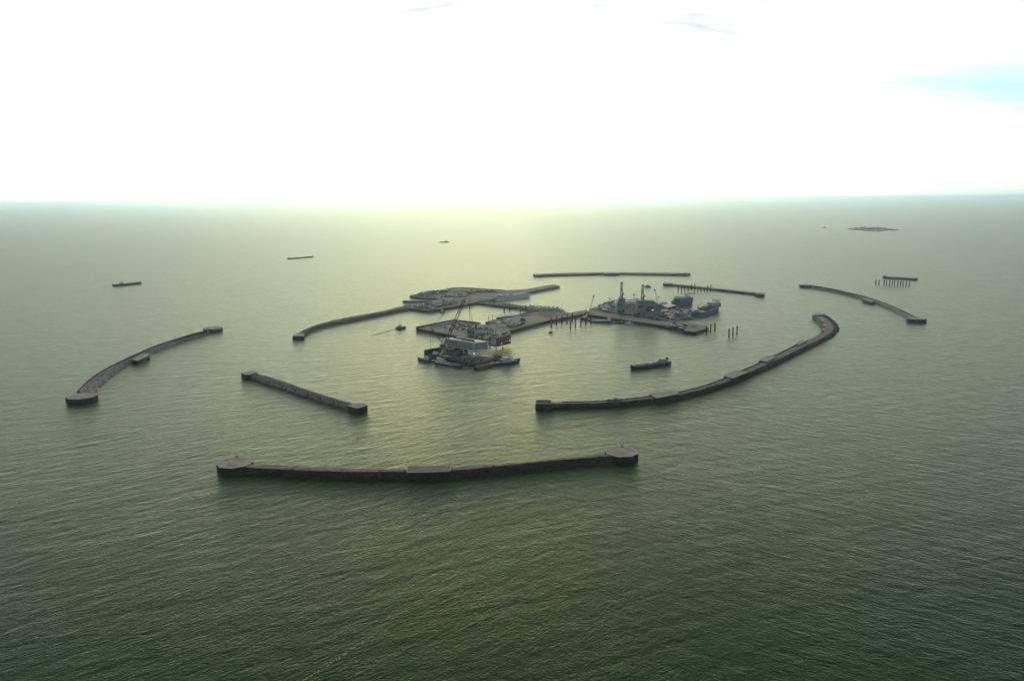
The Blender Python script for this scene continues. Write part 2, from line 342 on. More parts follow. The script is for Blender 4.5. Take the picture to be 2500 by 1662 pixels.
mb.build('crest_path', mat('crest_gravel', (0.42, 0.35, 0.34), (0.25, 0.20, 0.20), 0.12, 0.95, 0.3, 0.5), b1, og)
platform('end_platform', b1, og, octagon('G', 157, 127, 178, HB, 10), HB)
platform('end_platform', b1, og, octagon('G', 2182, 70, 172, HB, 26), HB)
platform('middle_platform', b1, og, poly('G', [(1058, 178), (1170, 176), (1286, 172), (1288, 141), (1170, 145), (1060, 146)], 9.4), 9.4, 0.7, 4.0,
         mat('brown_fill', (0.44, 0.35, 0.27), (0.28, 0.21, 0.165), 0.12, 0.95, 0.3, 0.5))
# bollards / light posts on the octagons
for k, (u, v) in enumerate(((168, 98), (2184, 44))):
    p = G('G', u, v, HB); e = empty('navigation_light', p, 0, 'small dark beacon on the far rim of the %s octagonal platform' % ('western' if k == 0 else 'eastern'), 'beacon')
    e['label'] = 'small dark beacon on the far rim of the nearest breakwater, %s octagon' % ('left-hand' if k == 0 else 'right-hand')
    MB().cbox(0, 0, 2.2, 1.6, 0, 1.3).build('cabinet', CAISSON, e); MB().tube((0, 0, 1.3), (0, 0, 3.4), .18).build('post', CAISSON, e)

# 2 left curved one
r2 = [rail('H', [(285, 545), (330, 490), (400, 430), (480, 370), (560, 320), (680, 262), (800, 215), (950, 152), (1080, 110), (1160, 86)], 110, 0),
      rail('H', [(225, 500), (262, 452), (345, 388), (430, 338), (510, 296), (620, 246), (740, 198), (890, 142), (1010, 104), (1110, 80)], 110, 6.0),
      rail('H', [(150, 532), (200, 478), (260, 428), (350, 368), (490, 298), (600, 248), (700, 204), (850, 152), (1000, 107), (1100, 83)], 110, 9.0)]
r2[1] = [a.lerp(b, 0.62) for a, b in zip(r2[0], r2[2])]
for v, a in zip(r2[1], r2[0]): v.z = 5.6
og = G('H', 600, 300); b2 = bw('left curved breakwater of grey rubble with rounded near end and square mid caisson', og)
mound('rubble_mound', b2, r2, og, mat('grey_rubble', (0.44, 0.38, 0.37), (0.27, 0.23, 0.235), 0.3, 0.95, 0.8, 0.6), 4, 0.5, 8, 3)
stones(b2, r2, og, 900, 0.5, 1.0, 9, m=MATS['grey_rubble'])
crest_wall(b2, og, r2[2], 2.2, 5, 9.9)
platform('end_platform', b2, og, octagon('H', 180, 563, 205, HB, 20), HB)
platform('end_platform', b2, og, octagon('H', 1148, 61, 130, HB, 20), HB)
platform('middle_platform', b2, og, poly('H', [(550, 294), (572, 300), (590, 304), (682, 263), (678, 250), (636, 247)], 8.8), 8.8, 0.6)

# 3 straight one below the crane barge
r3 = [rail('T8', [(150, 236), (500, 345), (860, 468), (1200, 580), (1500, 675), (1980, 805)], 90, 0),
      rail('T8', [(150, 190), (500, 285), (860, 398), (1200, 510), (1500, 605), (1980, 735)], 90, 5.0),
      rail('T8', [(200, 168), (500, 268), (860, 375), (1200, 487), (1500, 580), (1980, 712)], 90, 7.6),
      rail('T8', [(260, 135), (560, 215), (860, 312), (1200, 432), (1500, 530), (2040, 685)], 90, 7.8)]
og = G('T8', 1100, 480); b3 = bw('straight breakwater with square end caissons and a broken rubble flank', og)
mound('rubble_mound', b3, r3, og, mat('dark_grey_rubble', (.22,.19,.19), (.09,.075,.085), .3, .95, .8, .6), 4, 0.45, 18, 4)
stones(b3, r3[:3], og, 700, 0.4, 0.9, 19, m=MATS['grey_rubble'])
# slabs of fill slumped on the flank, with gaps of shadow between
rng = random.Random(4)
sl = MB()
for i in range(4, 84):
    if (i * 7) % 11 in (0, 1, 2, 5): continue
    a, b, c, d = r3[0][i], r3[0][i + 1], r3[2][i + 1], r3[2][i]
    t0, t1 = rng.uniform(.25, .5), rng.uniform(.75, .97)
    q = [a.lerp(d, t0), b.lerp(c, t0 + rng.uniform(-.05, .05)), b.lerp(c, t1 + rng.uniform(-.05, .05)), a.lerp(d, t1)]
    up = Vector((0, 0, rng.uniform(.9, 1.6)))
    sl.add([v for v in q] + [v + up for v in q], [(4, 5, 6, 7), (0, 1, 5, 4), (1, 2, 6, 5), (2, 3, 7, 6), (3, 0, 4, 7)])
sl = sl.build('slumped_fill', mat('pale_rubble', (0.52, 0.46, 0.44), (0.34, 0.3, 0.29), 0.4, .95, .5, .8), b3, og); sl['kind'] = 'stuff'
platform('end_platform', b3, og, poly('T8', [(62, 148), (150, 178), (212, 176), (348, 132), (262, 104), (200, 108)], HB), HB)
platform('end_platform', b3, og, poly('T8', [(1925, 715), (2065, 757), (2110, 757), (2268, 708), (2262, 694), (2130, 664), (2095, 664)], HB), HB)

# 4 arm joined to the western island
r4 = [rail('E', [(375, 835), (440, 785), (560, 730), (740, 680), (900, 645), (1200, 590), (1500, 528), (1700, 487), (1885, 462)], 80, 0),
      rail('E', [(350, 800), (410, 755), (530, 700), (720, 648), (900, 610), (1200, 553), (1500, 493), (1700, 452), (1885, 424)], 80, 7.5),
      rail('E', [(212, 822), (370, 738), (530, 672), (700, 622), (900, 578), (1200, 520), (1500, 468), (1690, 418), (1920, 362)], 80, 8.0)]
og = G('E', 900, 620); b4 = bw('curved breakwater arm running out from the western island to a square head', og)
mound('rubble_mound', b4, r4, og, mat('blue_grey_rubble', (0.15, 0.15, 0.16), (0.085, 0.09, 0.105), 0.25, .95, .5, .5), 3, 0.35, 28, 4)
stones(b4, r4, og, 500, 0.5, 1.0, 29)
platform('end_platform', b4, og, poly('E', [(202, 826), (366, 828), (372, 800), (290, 775)], 8.6), 8.6, 0.9)

# 5 the long hooked one on the right
NB = 190
r5 = [rail('F', [(190, 757), (300, 757), (600, 748), (900, 722), (1150, 683), (1400, 618), (1560, 560), (1800, 455), (2000, 355), (2180, 265), (2240, 225), (2265, 190), (2250, 152), (2200, 108), (2150, 80)], NB, 0),
      rail('F', [(190, 728), (300, 728), (600, 719), (900, 692), (1150, 654), (1400, 588), (1560, 527), (1800, 422), (1990, 330), (2150, 253), (2205, 218), (2232, 188), (2225, 155), (2185, 115), (2140, 88)], NB, 7.0),
      rail('F', [(190, 713), (300, 713), (600, 702), (900, 673), (1120, 640), (1340, 580), (1500, 516), (1740, 408), (1930, 315), (2080, 248), (2140, 212), (2148, 180), (2138, 150), (2105, 112), (2075, 92)], NB, 7.6)]
og = G('F', 1400, 600); b5 = bw('long hooked breakwater on the right with stepped square platforms on its crest', og)
mound('rubble_mound', b5, r5, og, mat('brown_rubble', (0.19, 0.16, 0.15), (0.095, 0.082, 0.085), 0.3, .95, .8, .6), 4, 0.5, 38, 4)
stones(b5, r5[:2], og, 1700, 0.6, 1.4, 39)
stones(b5, [r5[0], [a.lerp(b, .2) for a, b in zip(r5[0], r5[1])]], og, 900, 1.0, 2.3, 40)
c0 = [a.lerp(b, .12) + Vector((0, 0, .5)) for a, b in zip(r5[1], r5[2])]; c1 = [a.lerp(b, .8) + Vector((0, 0, .5)) for a, b in zip(r5[1], r5[2])]
rng = random.Random(12)
MB().loft([[v + Vector((0, 0, rng.uniform(-.25, .25))) for v in q] for q in (c0, [a.lerp(b, .5) for a, b in zip(c0, c1)], c1)]).build('crest_path', MATS['crest_gravel'], b5, og)
crest_wall(b5, og, r5[2][8:165], 1.6, 5, 8.6)
platform('end_platform', b5, og, poly('F', [(80, 722), (195, 724), (197, 697), (84, 696)], 10.5), 10.5, 0.8, -2, MATS['dark_rock'])
platform('end_platform', b5, og, poly('F', [(2074, 84), (2086, 90), (2156, 82), (2150, 72), (2085, 71)], 10), 10, 0.8)
for pts in ([(900, 655), (955, 684), (1112, 652), (1086, 630)], [(1436, 524), (1500, 541), (1612, 497), (1528, 482)],
            [(1689, 412), (1750, 422), (1815, 385), (1752, 378)], [(1950, 295), (1975, 301), (2034, 272), (1996, 266)]):
    platform('square_platform', b5, og, poly('F', pts, 10.2), 10.2, 0.6, 0)
for (u, v, du) in ((2142, 196, 26), (2150, 166, 24), (2135, 130, 20), (2122, 118, 18)):
    platform('step_block', b5, og, poly('F', [(u, v), (u + du, v + 1), (u + du + 2, v - 12), (u + 2, v - 12)], 9), 9, 0.4, 2)

# 6 far arc
r6 = [rail('D', [(150, 132), (300, 129), (500, 124), (740, 118), (900, 116), (1150, 120), (1500, 126)], 60, 0),
      rail('D', [(150, 121), (300, 117), (500, 112), (740, 106), (900, 105), (1150, 109), (1500, 113)], 60, 6.5),
      rail('D', [(150, 108), (300, 103), (500, 98), (740, 94.5), (900, 94.5), (1150, 97), (1500, 101)], 60, 7)]
og = G('D', 800, 118); b6 = bw('farthest arc-shaped breakwater behind the islands with flat ends', og)
mound('rubble_mound', b6, r6, og, MATS['blue_grey_rubble'], 2, 0.3, 48, 4)
platform('end_platform', b6, og, octagon('D', 137, 112, 112, 9, 12), 9)
platform('end_platform', b6, og, octagon('D', 1493, 102, 104, 9, 12), 9)
platform('middle_platform', b6, og, poly('D', [(745, 105), (880, 105), (880, 95), (745, 95)], 8.6), 8.6, .8)

# 7 straight far one behind the upper piles
r7 = [rail('D', [(1330, 216), (1600, 244), (1900, 276), (2190, 308)], 50, 0), rail('D', [(1330, 205), (1600, 232), (1900, 264), (2190, 296)], 50, 6),
      rail('D', [(1340, 194), (1600, 222), (1900, 254), (2190, 287)], 50, 7)]
og = G('D', 1750, 258); b7 = bw('thin straight breakwater beyond the drilling rigs with a flat octagon at its near-left tip', og)
b7['label'] = 'thin straight breakwater behind the row of piles beyond the supply ships'
mound('rubble_mound', b7, r7, og, MATS['blue_grey_rubble'], 2, 0.25, 58, 3)
platform('end_platform', b7, og, octagon('D', 1332, 196, 88, 9, 12), 9)
platform('end_platform', b7, og, poly('D', [(2145, 293), (2232, 298), (2235, 286), (2165, 278)], 9), 9)

# 8 right far curved
r8 = [rail('M', [(390, 1055), (600, 1090), (870, 1150), (1050, 1200), (1250, 1265), (1420, 1335), (1560, 1410), (1660, 1475)], 80, 0),
      rail('M', [(430, 1036), (660, 1080), (900, 1135), (1090, 1185), (1290, 1255), (1460, 1325), (1600, 1395), (1720, 1458)], 80, 5.5),
      rail('M', [(430, 1030), (680, 1073), (920, 1128), (1100, 1170), (1300, 1235), (1480, 1305), (1640, 1380), (1770, 1445)], 80, 8.4)]
og = G('M', 1050, 1180); b8 = bw('right-hand distant curved breakwater with pale slope and rounded near end', og)
mound('rubble_mound', b8, r8, og, MATS['grey_rubble'], 3, 0.35, 68, 3)
stones(b8, r8, og, 500, 0.5, 1.0, 69, m=MATS['grey_rubble'])
crest_wall(b8, og, r8[2], 2.4, 5, 9.6)
platform('end_platform', b8, og, octagon('M', 355, 1020, 162, 9, 12), 9)
platform('end_platform', b8, og, octagon('M', 1765, 1448, 232, 9, 14), 9)
platform('middle_platform', b8, og, poly('M', [(1075, 1203), (1195, 1238), (1240, 1232), (1095, 1190)], 8.6), 8.6, .6)
# ------------------------------------------------------------------ islands
WHITE = mat('white_paint', (0.80, 0.82, 0.82), (0.68, 0.70, 0.70), 0.25, 0.6)
BLUEH = mat('blue_hull_paint', (0.03, 0.13, 0.34), (0.02, 0.09, 0.25), 0.15, 0.5)
NAVY = mat('navy_paint', (0.017, 0.026, 0.085), (0.011, 0.015, 0.05), 0.2, 0.55)
RED = mat('red_paint', (0.36, 0.05, 0.04), (0.24, 0.035, 0.03), 0.3, 0.6)
DKRED = mat('oxide_red_paint', (0.15, 0.035, 0.04), (0.09, 0.025, 0.03), 0.2, 0.7)
GREY = mat('grey_paint', (0.26, 0.29, 0.31), (0.19, 0.21, 0.23), 0.15, 0.65)
BGREY = mat('blue_grey_cladding', (0.17, 0.235, 0.30), (0.12, 0.17, 0.225), 0.1, 0.65)
PBLUE = mat('pale_blue_paint', (0.60, 0.76, 0.84), (0.48, 0.63, 0.72), 0.08, 0.55)
TAN = mat('tan_paint', (0.30, 0.27, 0.19), (0.21, 0.18, 0.13), 0.3, 0.7)
BLACK = mat('black_steel', (0.022, 0.022, 0.028), (0.014, 0.014, 0.018), 0.3, 0.6)
GLASS = mat('dark_glass', (0.02, 0.028, 0.04), (0.015, 0.02, 0.03), 0.3, 0.15)
DECK = mat('green_deck_paint', (0.13, 0.17, 0.16), (0.085, 0.10, 0.105), 0.3, 0.8)
STEEL = mat('weathered_steel', (0.12, 0.115, 0.14), (0.075, 0.07, 0.095), 0.25, 0.7)
SAND = mat('sandy_fill', (0.42, 0.37, 0.32), (0.19, 0.18, 0.185), 0.016, 0.95, 0.3, 0.25, detail=8)
BROWN = mat('brown_soil', (0.31, 0.205, 0.145), (0.22, 0.145, 0.11), 0.05, 0.95, 0.3, 0.3)
DFILL = mat('dark_stockpile', (0.13, 0.14, 0.155), (0.075, 0.085, 0.10), 0.09, 0.95, 0.6, 0.25)
LAMP = bpy.data.materials.new('lit_lamp'); LAMP.use_nodes = True
_p = LAMP.node_tree.nodes['Principled BSDF']; _p.inputs['Emission Color'].default_value = (1, 0.93, 0.8, 1); _p.inputs['Emission Strength'].default_value = 3.0
ORANGE = bpy.data.materials.new('lit_orange_lamp'); ORANGE.use_nodes = True
_p = ORANGE.node_tree.nodes['Principled BSDF']; _p.inputs['Emission Color'].default_value = (1, 0.33, 0.1, 1); _p.inputs['Emission Strength'].default_value = 1.2

def PY(reg, u, v, y):                                   # point of that pixel's ray on the upright plane at distance y
    x, yy = px(reg, u, v)
    d = _r * ((x - 1250) / FOC) + _u * (-(yy - 831) / FOC) + _f
    t = y / d.y
    return Vector((d.x * t, y, CAM_H + d.z * t))
def inset(pts, w):
    n = len(pts); ar = sum(pts[i].x * pts[(i + 1) % n].y - pts[(i + 1) % n].x * pts[i].y for i in range(n)); sg = 1 if ar > 0 else -1
    out = []
    for i in range(n):
        a, b, c = pts[i - 1], pts[i], pts[(i + 1) % n]
        d1 = (b - a); d1.z = 0; d1.normalize(); d2 = (c - b); d2.z = 0; d2.normalize()
        n1 = Vector((-d1.y, d1.x, 0)) * sg; n2 = Vector((-d2.y, d2.x, 0)) * sg
        m = (n1 + n2); k = m.length
        m = m / k if k > 0.3 else n1
        out.append(b + m * min(w * 2.2, w / max(0.35, m.dot(n1))))
    return out
def island(name, label, pts, h, top=SAND, cop=1.6, wall=QUAY, cat='island'):
    og = sum(pts, Vector()) / len(pts); og.z = 0
    e = empty(name, og, 0, label, cat)
    MB().prism(pts, -2.0, h).build('quay_wall', wall, e, og)
    ins = inset(pts, cop); n = len(pts)
    g = MB().prism(ins, h - .5, h + 0.06).build('ground', top, e, og)
    r = MB()
    for i in range(n):
        a, b, c, d = pts[i], pts[(i + 1) % n], ins[(i + 1) % n], ins[i]
        z0, z1 = h - .4, h + .45
        r.add([(p.x, p.y, z) for z in (z0, z1) for p in (a, b, c, d)], [(4, 5, 6, 7), (0, 1, 5, 4), (2, 3, 7, 6)])
    r.build('coping', mat('pale_coping', (0.40, 0.40, 0.40), (0.3, 0.3, 0.32), 0.1, .85), e, og)
    return e, og, g
def patch(name, parent, org, pts, z, hgt, m, edge=4.0):
    """a low heap or bed of fill with sloping sides"""
    ins = inset(pts, edge); lo = [Vector((p.x, p.y, z)) for p in pts]; hi = [Vector((p.x, p.y, z + hgt)) for p in ins]; n = len(pts)
    return MB().add(lo + hi, [tuple(range(n, 2 * n))] + [(i, (i + 1) % n, n + (i + 1) % n, n + i) for i in range(n)]).build(name, m, parent, org)
def ridge(name, parent, org, line, z, w, hgt, m, amp=0.2, seed=1):
    rng = random.Random(seed); n = len(line); rows = [[], [], [], []]
    for i in range(n):
        d = line[min(i + 1, n - 1)] - line[max(i - 1, 0)]; d.z = 0; d.normalize(); nn = Vector((-d.y, d.x, 0))
        for k, (o_, zz) in enumerate(((-w, 0), (-w * .3, hgt), (w * .3, hgt), (w, 0))):
            v = line[i] + nn * o_; rows[k].append(Vector((v.x, v.y, z + zz + (rng.uniform(-amp, amp) if zz else 0))))
    return MB().loft(rows).build(name, m, parent, org)
def line(reg, pts, n, z): return rail(reg, pts, n, z)

HI = 7.0
wpts = poly('L', [(280, 218), (400, 190), (520, 165), (640, 153), (770, 143), (870, 118), (1000, 97), (1180, 91), (1500, 111), (1750, 131), (1900, 133),
                  (2130, 117), (2265, 110), (2705, 30), (2819, 58), (2265, 165), (1800, 262), (1720, 277), (1440, 325), (1150, 378), (850, 430), (600, 470),
                  (270, 427), (200, 428), (165, 408), (240, 378), (350, 352), (520, 343), (640, 328), (720, 300), (785, 270), (600, 254), (380, 238)], HI)
west, wog, wg = island('artificial_island', 'western artificial island with a pale blue barge along its quay', wpts, HI, SAND)
patch('stockpile', west, wog, poly('L', [(300, 220), (520, 172), (770, 150), (1000, 105), (960, 150), (760, 200), (720, 245), (560, 248), (400, 234)], HI), HI, 2.0, DFILL, 5)
patch('settling_bed', west, wog, poly('L', [(990, 155), (1060, 130), (1210, 128), (1260, 150), (1220, 190), (1100, 196), (1010, 180)], HI), HI, 1.6, DFILL, 4)
patch('gravel_bed', west, wog, poly('L', [(300, 420), (420, 380), (700, 345), (1000, 360), (850, 415), (620, 455)], HI), HI, .5, mat('grey_gravel', (0.22, 0.22, 0.21), (0.14, 0.145, 0.15), 0.06, .95, .3, .3), 3)
patch('haul_road', west, wog, poly('L', [(1000, 372), (1380, 300), (1760, 215), (2100, 135), (2180, 128), (1800, 225), (1420, 315), (1060, 380)], HI), HI, .25, GRAVEL, 1)
ridge('bund', west, wog, line('L', [(420, 182), (600, 150), (770, 140), (880, 116), (1000, 95), (1180, 90), (1500, 109), (1880, 131)], 60, HI), HI, 5, 2.0, DFILL, .5, 4)

cpts = [G('B', 300, 702, HI), G('I', 1320, 427, HI), G('O', 470, 700, HI), G('O', 840, 590, HI), G('O', 1300, 480, HI), G('O', 1700, 405, HI), G('O', 1872, 366, HI),
        G('C', 250, 486, HI), G('C', 300, 430, HI), G('C', 120, 455, HI), G('O', 1700, 350, HI), G('O', 1050, 302, HI), G('O', 650, 402, HI), G('B', 1250, 656, HI), G('B', 1150, 664, HI),
        G('B', 1140, 648, HI), G('B', 800, 603, HI)]
cen, cog, cg = island('artificial_island', 'central artificial island with walled basin on the left and brown fill on the right', cpts, HI, mat('central_fill', (0.46, 0.405, 0.33), (0.32, 0.28, 0.24), 0.025, .95, .3, .25, detail=8))
crest_wall(cen, cog, [G('B', 306, 702, HI), G('B', 798, 603, HI)], 2.5, HI, HI + 3.6, 'basin_wall', NAVY)
crest_wall(cen, cog, [G('B', 801, 604.5, HI), G('B', 1138, 648, HI)], 2.5, HI, HI + 3.6, 'basin_wall', NAVY)
crest_wall(cen, cog, [G('B', 330, 708, HI), G('B', 800, 792, HI)], 2.0, HI, HI + 1.2, 'basin_kerb', MATS['pale_coping'])
ridge('basin_berm', cen, cog, line('B', [(500, 688), (640, 668), (800, 632), (830, 628), (1000, 655), (1080, 668)], 40, HI), HI, 9, 1.8, mat('blue_grey_berm', (0.17, 0.17, 0.18), (0.11, 0.11, 0.125), .08, .95, .4, .3), .25, 6)
crest_wall(cen, cog, [G('O', 655, 402, HI), G('O', 1050, 304, HI)], 2.5, HI, HI + 3.2, 'basin_wall', NAVY)
patch('excavated_bed', cen, cog, poly('O', [(965, 382), (1080, 318), (1400, 342), (1680, 366), (1560, 395), (1300, 432)], HI), HI, .7, BROWN, 3)
ridge('dividing_berm', cen, cog, line('O', [(955, 388), (1100, 405), (1240, 430), (1310, 440)], 24, HI), HI, 4, 1.6, MATS['pale_coping'], .2, 8)
patch('sump', cen, cog, poly('O', [(690, 408), (900, 372), (945, 380), (930, 395), (760, 425)], HI), HI, 1.0, DFILL, 3)
patch('quay_road', cen, cog, poly('O', [(480, 690), (840, 580), (1300, 470), (1690, 398), (1690, 385), (1300, 452), (850, 560), (500, 660)], HI), HI, .3, MATS['gravel'], 1)

dpts = poly('C', [(302, 490), (650, 541), (1000, 592), (1480, 664), (1640, 690), (1622, 716), (1785, 729), (1968, 674), (1958, 656), (1820, 628), (1640, 598), (1590, 570), (1560, 540), (1700, 520), (1740, 480),
                  (1560, 400), (1500, 372), (1380, 338), (1230, 306), (1000, 290), (850, 284), (640, 300), (500, 355), (330, 424)], HI)
dri, dog, dg = island('artificial_island', 'right-hand artificial island crowded with drilling rigs and pipe yards', dpts, HI, mat('yard_fill', (0.20, 0.20, 0.20), (0.12, 0.12, 0.135), 0.05, .95, .3, .25))
patch('quay_apron', dri, dog, poly('C', [(312, 486), (650, 535), (1000, 585), (1480, 657), (1640, 682), (1640, 712), (1785, 722), (1955, 672), (1900, 645), (1640, 606), (1470, 590), (1000, 520), (500, 440), (350, 432)], HI), HI, .35, mat('apron_fill', (0.46, 0.39, 0.35), (0.32, 0.27, 0.25), 0.03, .95, .3, .25, detail=8), 1)
crest_wall(dri, dog, line('C', [(480, 443), (1000, 526), (1450, 594)], 60, HI), 2.0, HI, HI + 1.6, 'kerb_wall', NAVY)
patch('soil_heap', dri, dog, poly('C', [(1690, 665), (1730, 648), (1820, 655), (1790, 678)], HI), HI, 1.5, BROWN, 5)

fpts = poly('M', [(890, 306), (960, 292), (1090, 280), (1300, 284), (1440, 303), (1535, 313), (1490, 320), (1400, 316), (1290, 333), (1200, 331), (1000, 315)], 6)
far, fog, fg = island('artificial_island', 'small low island far off near the right horizon', fpts, 6, mat('pale_far_fill', (.42, .43, .42), (.2, .22, .24), .03, .9), 5)
# ------------------------------------------------------------------ causeway
cw = poly('O', [(-105, 146), (820, 262), (1240, 318), (1700, 380), (1700, 350), (1240, 285), (820, 222), (-60, 104)], 6)
wayc, wco, wcg = island('causeway', 'long causeway carrying pipes from the western island to the central island', cw, 6, mat('road_fill', (.2, .19, .19), (.13, .125, .13), .08, .9), 1.0, QUAY, 'causeway')
pa, pb = line('O', [(-90, 128), (820, 243)], 30, 6), line('O', [(-85, 118), (820, 233)], 30, 6)
for q, rr in ((pa, .5), (pb, .4)):
    m_ = MB()
    for a, b in zip(q, q[1:]): m_.tube(a + Vector((0, 0, 2.6)), b + Vector((0, 0, 2.6)), rr, 6)
    m_.build('pipe', STEEL, wayc, wco)
for i in range(0, 30, 2):
    a, b = pa[i], pb[i]; m_ = MB()
    for p in (a, b): m_.tube(p, p + Vector((0, 0, 2.2)), .5, 5)
    m_.tube(a + Vector((0, 0, 1.9)), b + Vector((0, 0, 1.9)), .35, 5); m_.build('pipe_support', STEEL, wayc, wco)
for i, (u, v) in enumerate(((60, 152), (165, 163), (340, 186), (400, 195), (590, 217), (690, 231))):
    e = empty('junction_cabinet', G('O', u, v + 8, 6), .3, 'small white cabinet on the causeway deck', 'cabinet', 'white cabinets along the causeway')
    MB().cbox(0, 0, 4, 2, 0, 2.4).build('cabinet_body', WHITE, e); MB().cbox(0, 0, 4.4, 2.4, 2.4, 2.7).build('cabinet_roof', GREY, e)

# ------------------------------------------------------------------ boats and barges
def hull(kind, L, B, fb, sheer=0.0):
    st = [i / 16 - .5 for i in range(17)]; dk, wl = [], []
    for t in st:
        if kind == 'ship':
            b = 1 if t < .12 else max(.03, math.cos((t - .12) / .38 * 1.5) ** .75)
            if t < -.4: b *= .88 + .12 * (t + .5) / .1
            wb = b * (.92 if t < .1 else .92 - .55 * (t - .1) / .4); x, xw = t * L, t * L * (.985 if t < 0 else .94)
        elif kind == 'tug':
            b = math.sqrt(max(0.02, 1 - (max(0, t + .05) / .56) ** 2)); b = min(b, .72 + (t + .5) * 2.2)
            wb = b * .86; x, xw = t * L, t * L * .95
        else:
            b = 1 if abs(t) < .46 else .9; wb = b; x, xw = t * L, t * L * .95
        z = fb + sheer * max(0, (t - .05) / .45) ** 2 + sheer * .3 * max(0, (-t - .3) / .2) ** 2
        dk.append((x, b * B / 2, z)); wl.append((xw, wb * B / 2, -1.0))
    m = MB(); n = len(st)
    P = lambda q, s: [Vector((x, y * s, z)) for x, y, z in q]
    m.loft([P(wl, -1), P(dk, -1)]); m.loft([P(dk, 1), P(wl, 1)])
    a = MB(); a.loft([P(dk, -1), P(dk, 1)])
    m.add([P(wl, -1)[0], P(dk, -1)[0], P(dk, 1)[0], P(wl, 1)[0]], [(0, 1, 2, 3)]); m.add([P(wl, -1)[-1], P(dk, -1)[-1], P(dk, 1)[-1], P(wl, 1)[-1]], [(0, 1, 2, 3)])
    r = MB(); up = lambda q, h: [v + Vector((0, 0, h)) for v in q]
    for s in (-1, 1):
        o_, i_ = P(dk, s), P([(x * .985, y * .93, z) for x, y, z in dk], s)
        r.loft([up(o_, -.1), up(o_, .9), up(i_, .9), up(i_, -.1)])
    return m, a, r
def ship(name, label, cat, stern, bow, B, fb, kind='ship', hm_=NAVY, dm=DECK, sheer=1.5, group=None, rimm=None, parts=()):
    """parts: (shape, name, material, numbers); x in fractions of the length (-.5 stern .. .5 bow), y in fractions of the half beam, z in metres over the deck"""
    s, b = Vector((stern.x, stern.y, 0)), Vector((bow.x, bow.y, 0)); d = b - s; L = d.length
    e = empty(name, (s + b) / 2, math.atan2(d.y, d.x), label, cat, group)
    m, a, r = hull(kind, L, B, fb, sheer)
    m.build('hull', hm_, e); a.build('deck', dm, e); r.build('bulwark', rimm or hm_, e)
    for p in parts:
        sh, nm, mm, q = p; h2 = B / 2; o_ = MB()
        if sh == 'box':
            x0, x1, y0, y1, z0, z1 = q; o_.box(x0 * L, x1 * L, y0 * h2, y1 * h2, fb + z0, fb + z1)
        elif sh == 'house':                             # cabin block with a window band on each side and an overhanging roof
            x0, x1, y0, y1, z0, z1 = q; o_.box(x0 * L, x1 * L, y0 * h2, y1 * h2, fb + z0, fb + z1)
            ho_ = o_.build(nm, mm, e); k = max(1, round((z1 - z0) / 3.0)); w = MB()
            for i in range(k):
                zz = fb + z0 + (z1 - z0) * (i + .45) / k; zt = zz + (z1 - z0) / k * .33; nx = max(2, int((x1 - x0) * L / 3.5))
                for j in range(nx):
                    xa = x0 * L + (x1 - x0) * L * (j + .2) / nx; xb = x0 * L + (x1 - x0) * L * (j + .75) / nx
                    w.box(xa, xb, y0 * h2 - .06, y0 * h2 + .05, zz, zt); w.box(xa, xb, y1 * h2 - .05, y1 * h2 + .06, zz, zt)
                w.box(x0 * L - .06, x0 * L + .05, y0 * h2 * .85, y1 * h2 * .85, zz, zt); w.box(x1 * L - .05, x1 * L + .06, y0 * h2 * .85, y1 * h2 * .85, zz, zt)
            w.build('windows', GLASS, ho_)['kind'] = 'stuff'
            MB().box(x0 * L - .5, x1 * L + .5, y0 * h2 - .5, y1 * h2 + .5, fb + z1 + .01, fb + z1 + .35).build('roof', WHITE, ho_); continue
        elif sh == 'post':
            x, y, z0, z1, rr = q; o_.tube((x * L, y * h2, fb + z0), (x * L, y * h2, fb + z1), rr, 6)
        elif sh == 'boom':
            x, y, z0, x1, y1, z1, rr = q; o_.tube((x * L, y * h2, fb + z0), (x1 * L, y1 * h2, fb + z1), rr, 5, rr * .6)
        elif sh == 'mast':
            x, y, z0, z1 = q; o_.tube((x * L, y * h2, fb + z0), (x * L, y * h2, fb + z1), .35, 5, .15)
            o_.box(x * L - .2, x * L + .2, y * h2 - 2, y * h2 + 2, fb + z0 + (z1 - z0) * .7, fb + z0 + (z1 - z0) * .76)
        elif sh == 'heli':
            x, y, z, rr = q; o_.prism([Vector((x * L + rr * math.cos(6.28318 * (i + .5) / 8), y * h2 + rr * math.sin(6.28318 * (i + .5) / 8), 0)) for i in range(8)], fb + z, fb + z + .6)
            ho_ = o_.build(nm, mm, e)
            for i in range(4): MB().tube((x * L + rr * .55 * math.cos(1.57 * i + .78), y * h2 + rr * .55 * math.sin(1.57 * i + .78), fb + z), (x * L - rr * .2 + rr * .2 * math.cos(1.57 * i), y * h2 * .8, fb), .35, 5).build('helideck_strut', WHITE, ho_)
            continue
        elif sh == 'cyl':
            x0, x1, y, z, rr = q; o_.tube((x0 * L, y * h2, fb + z), (x1 * L, y * h2, fb + z), rr, 8)
        o_.build(nm, mm, e)
    return e
W0 = lambda reg, u, v: G(reg, u, v, 0)

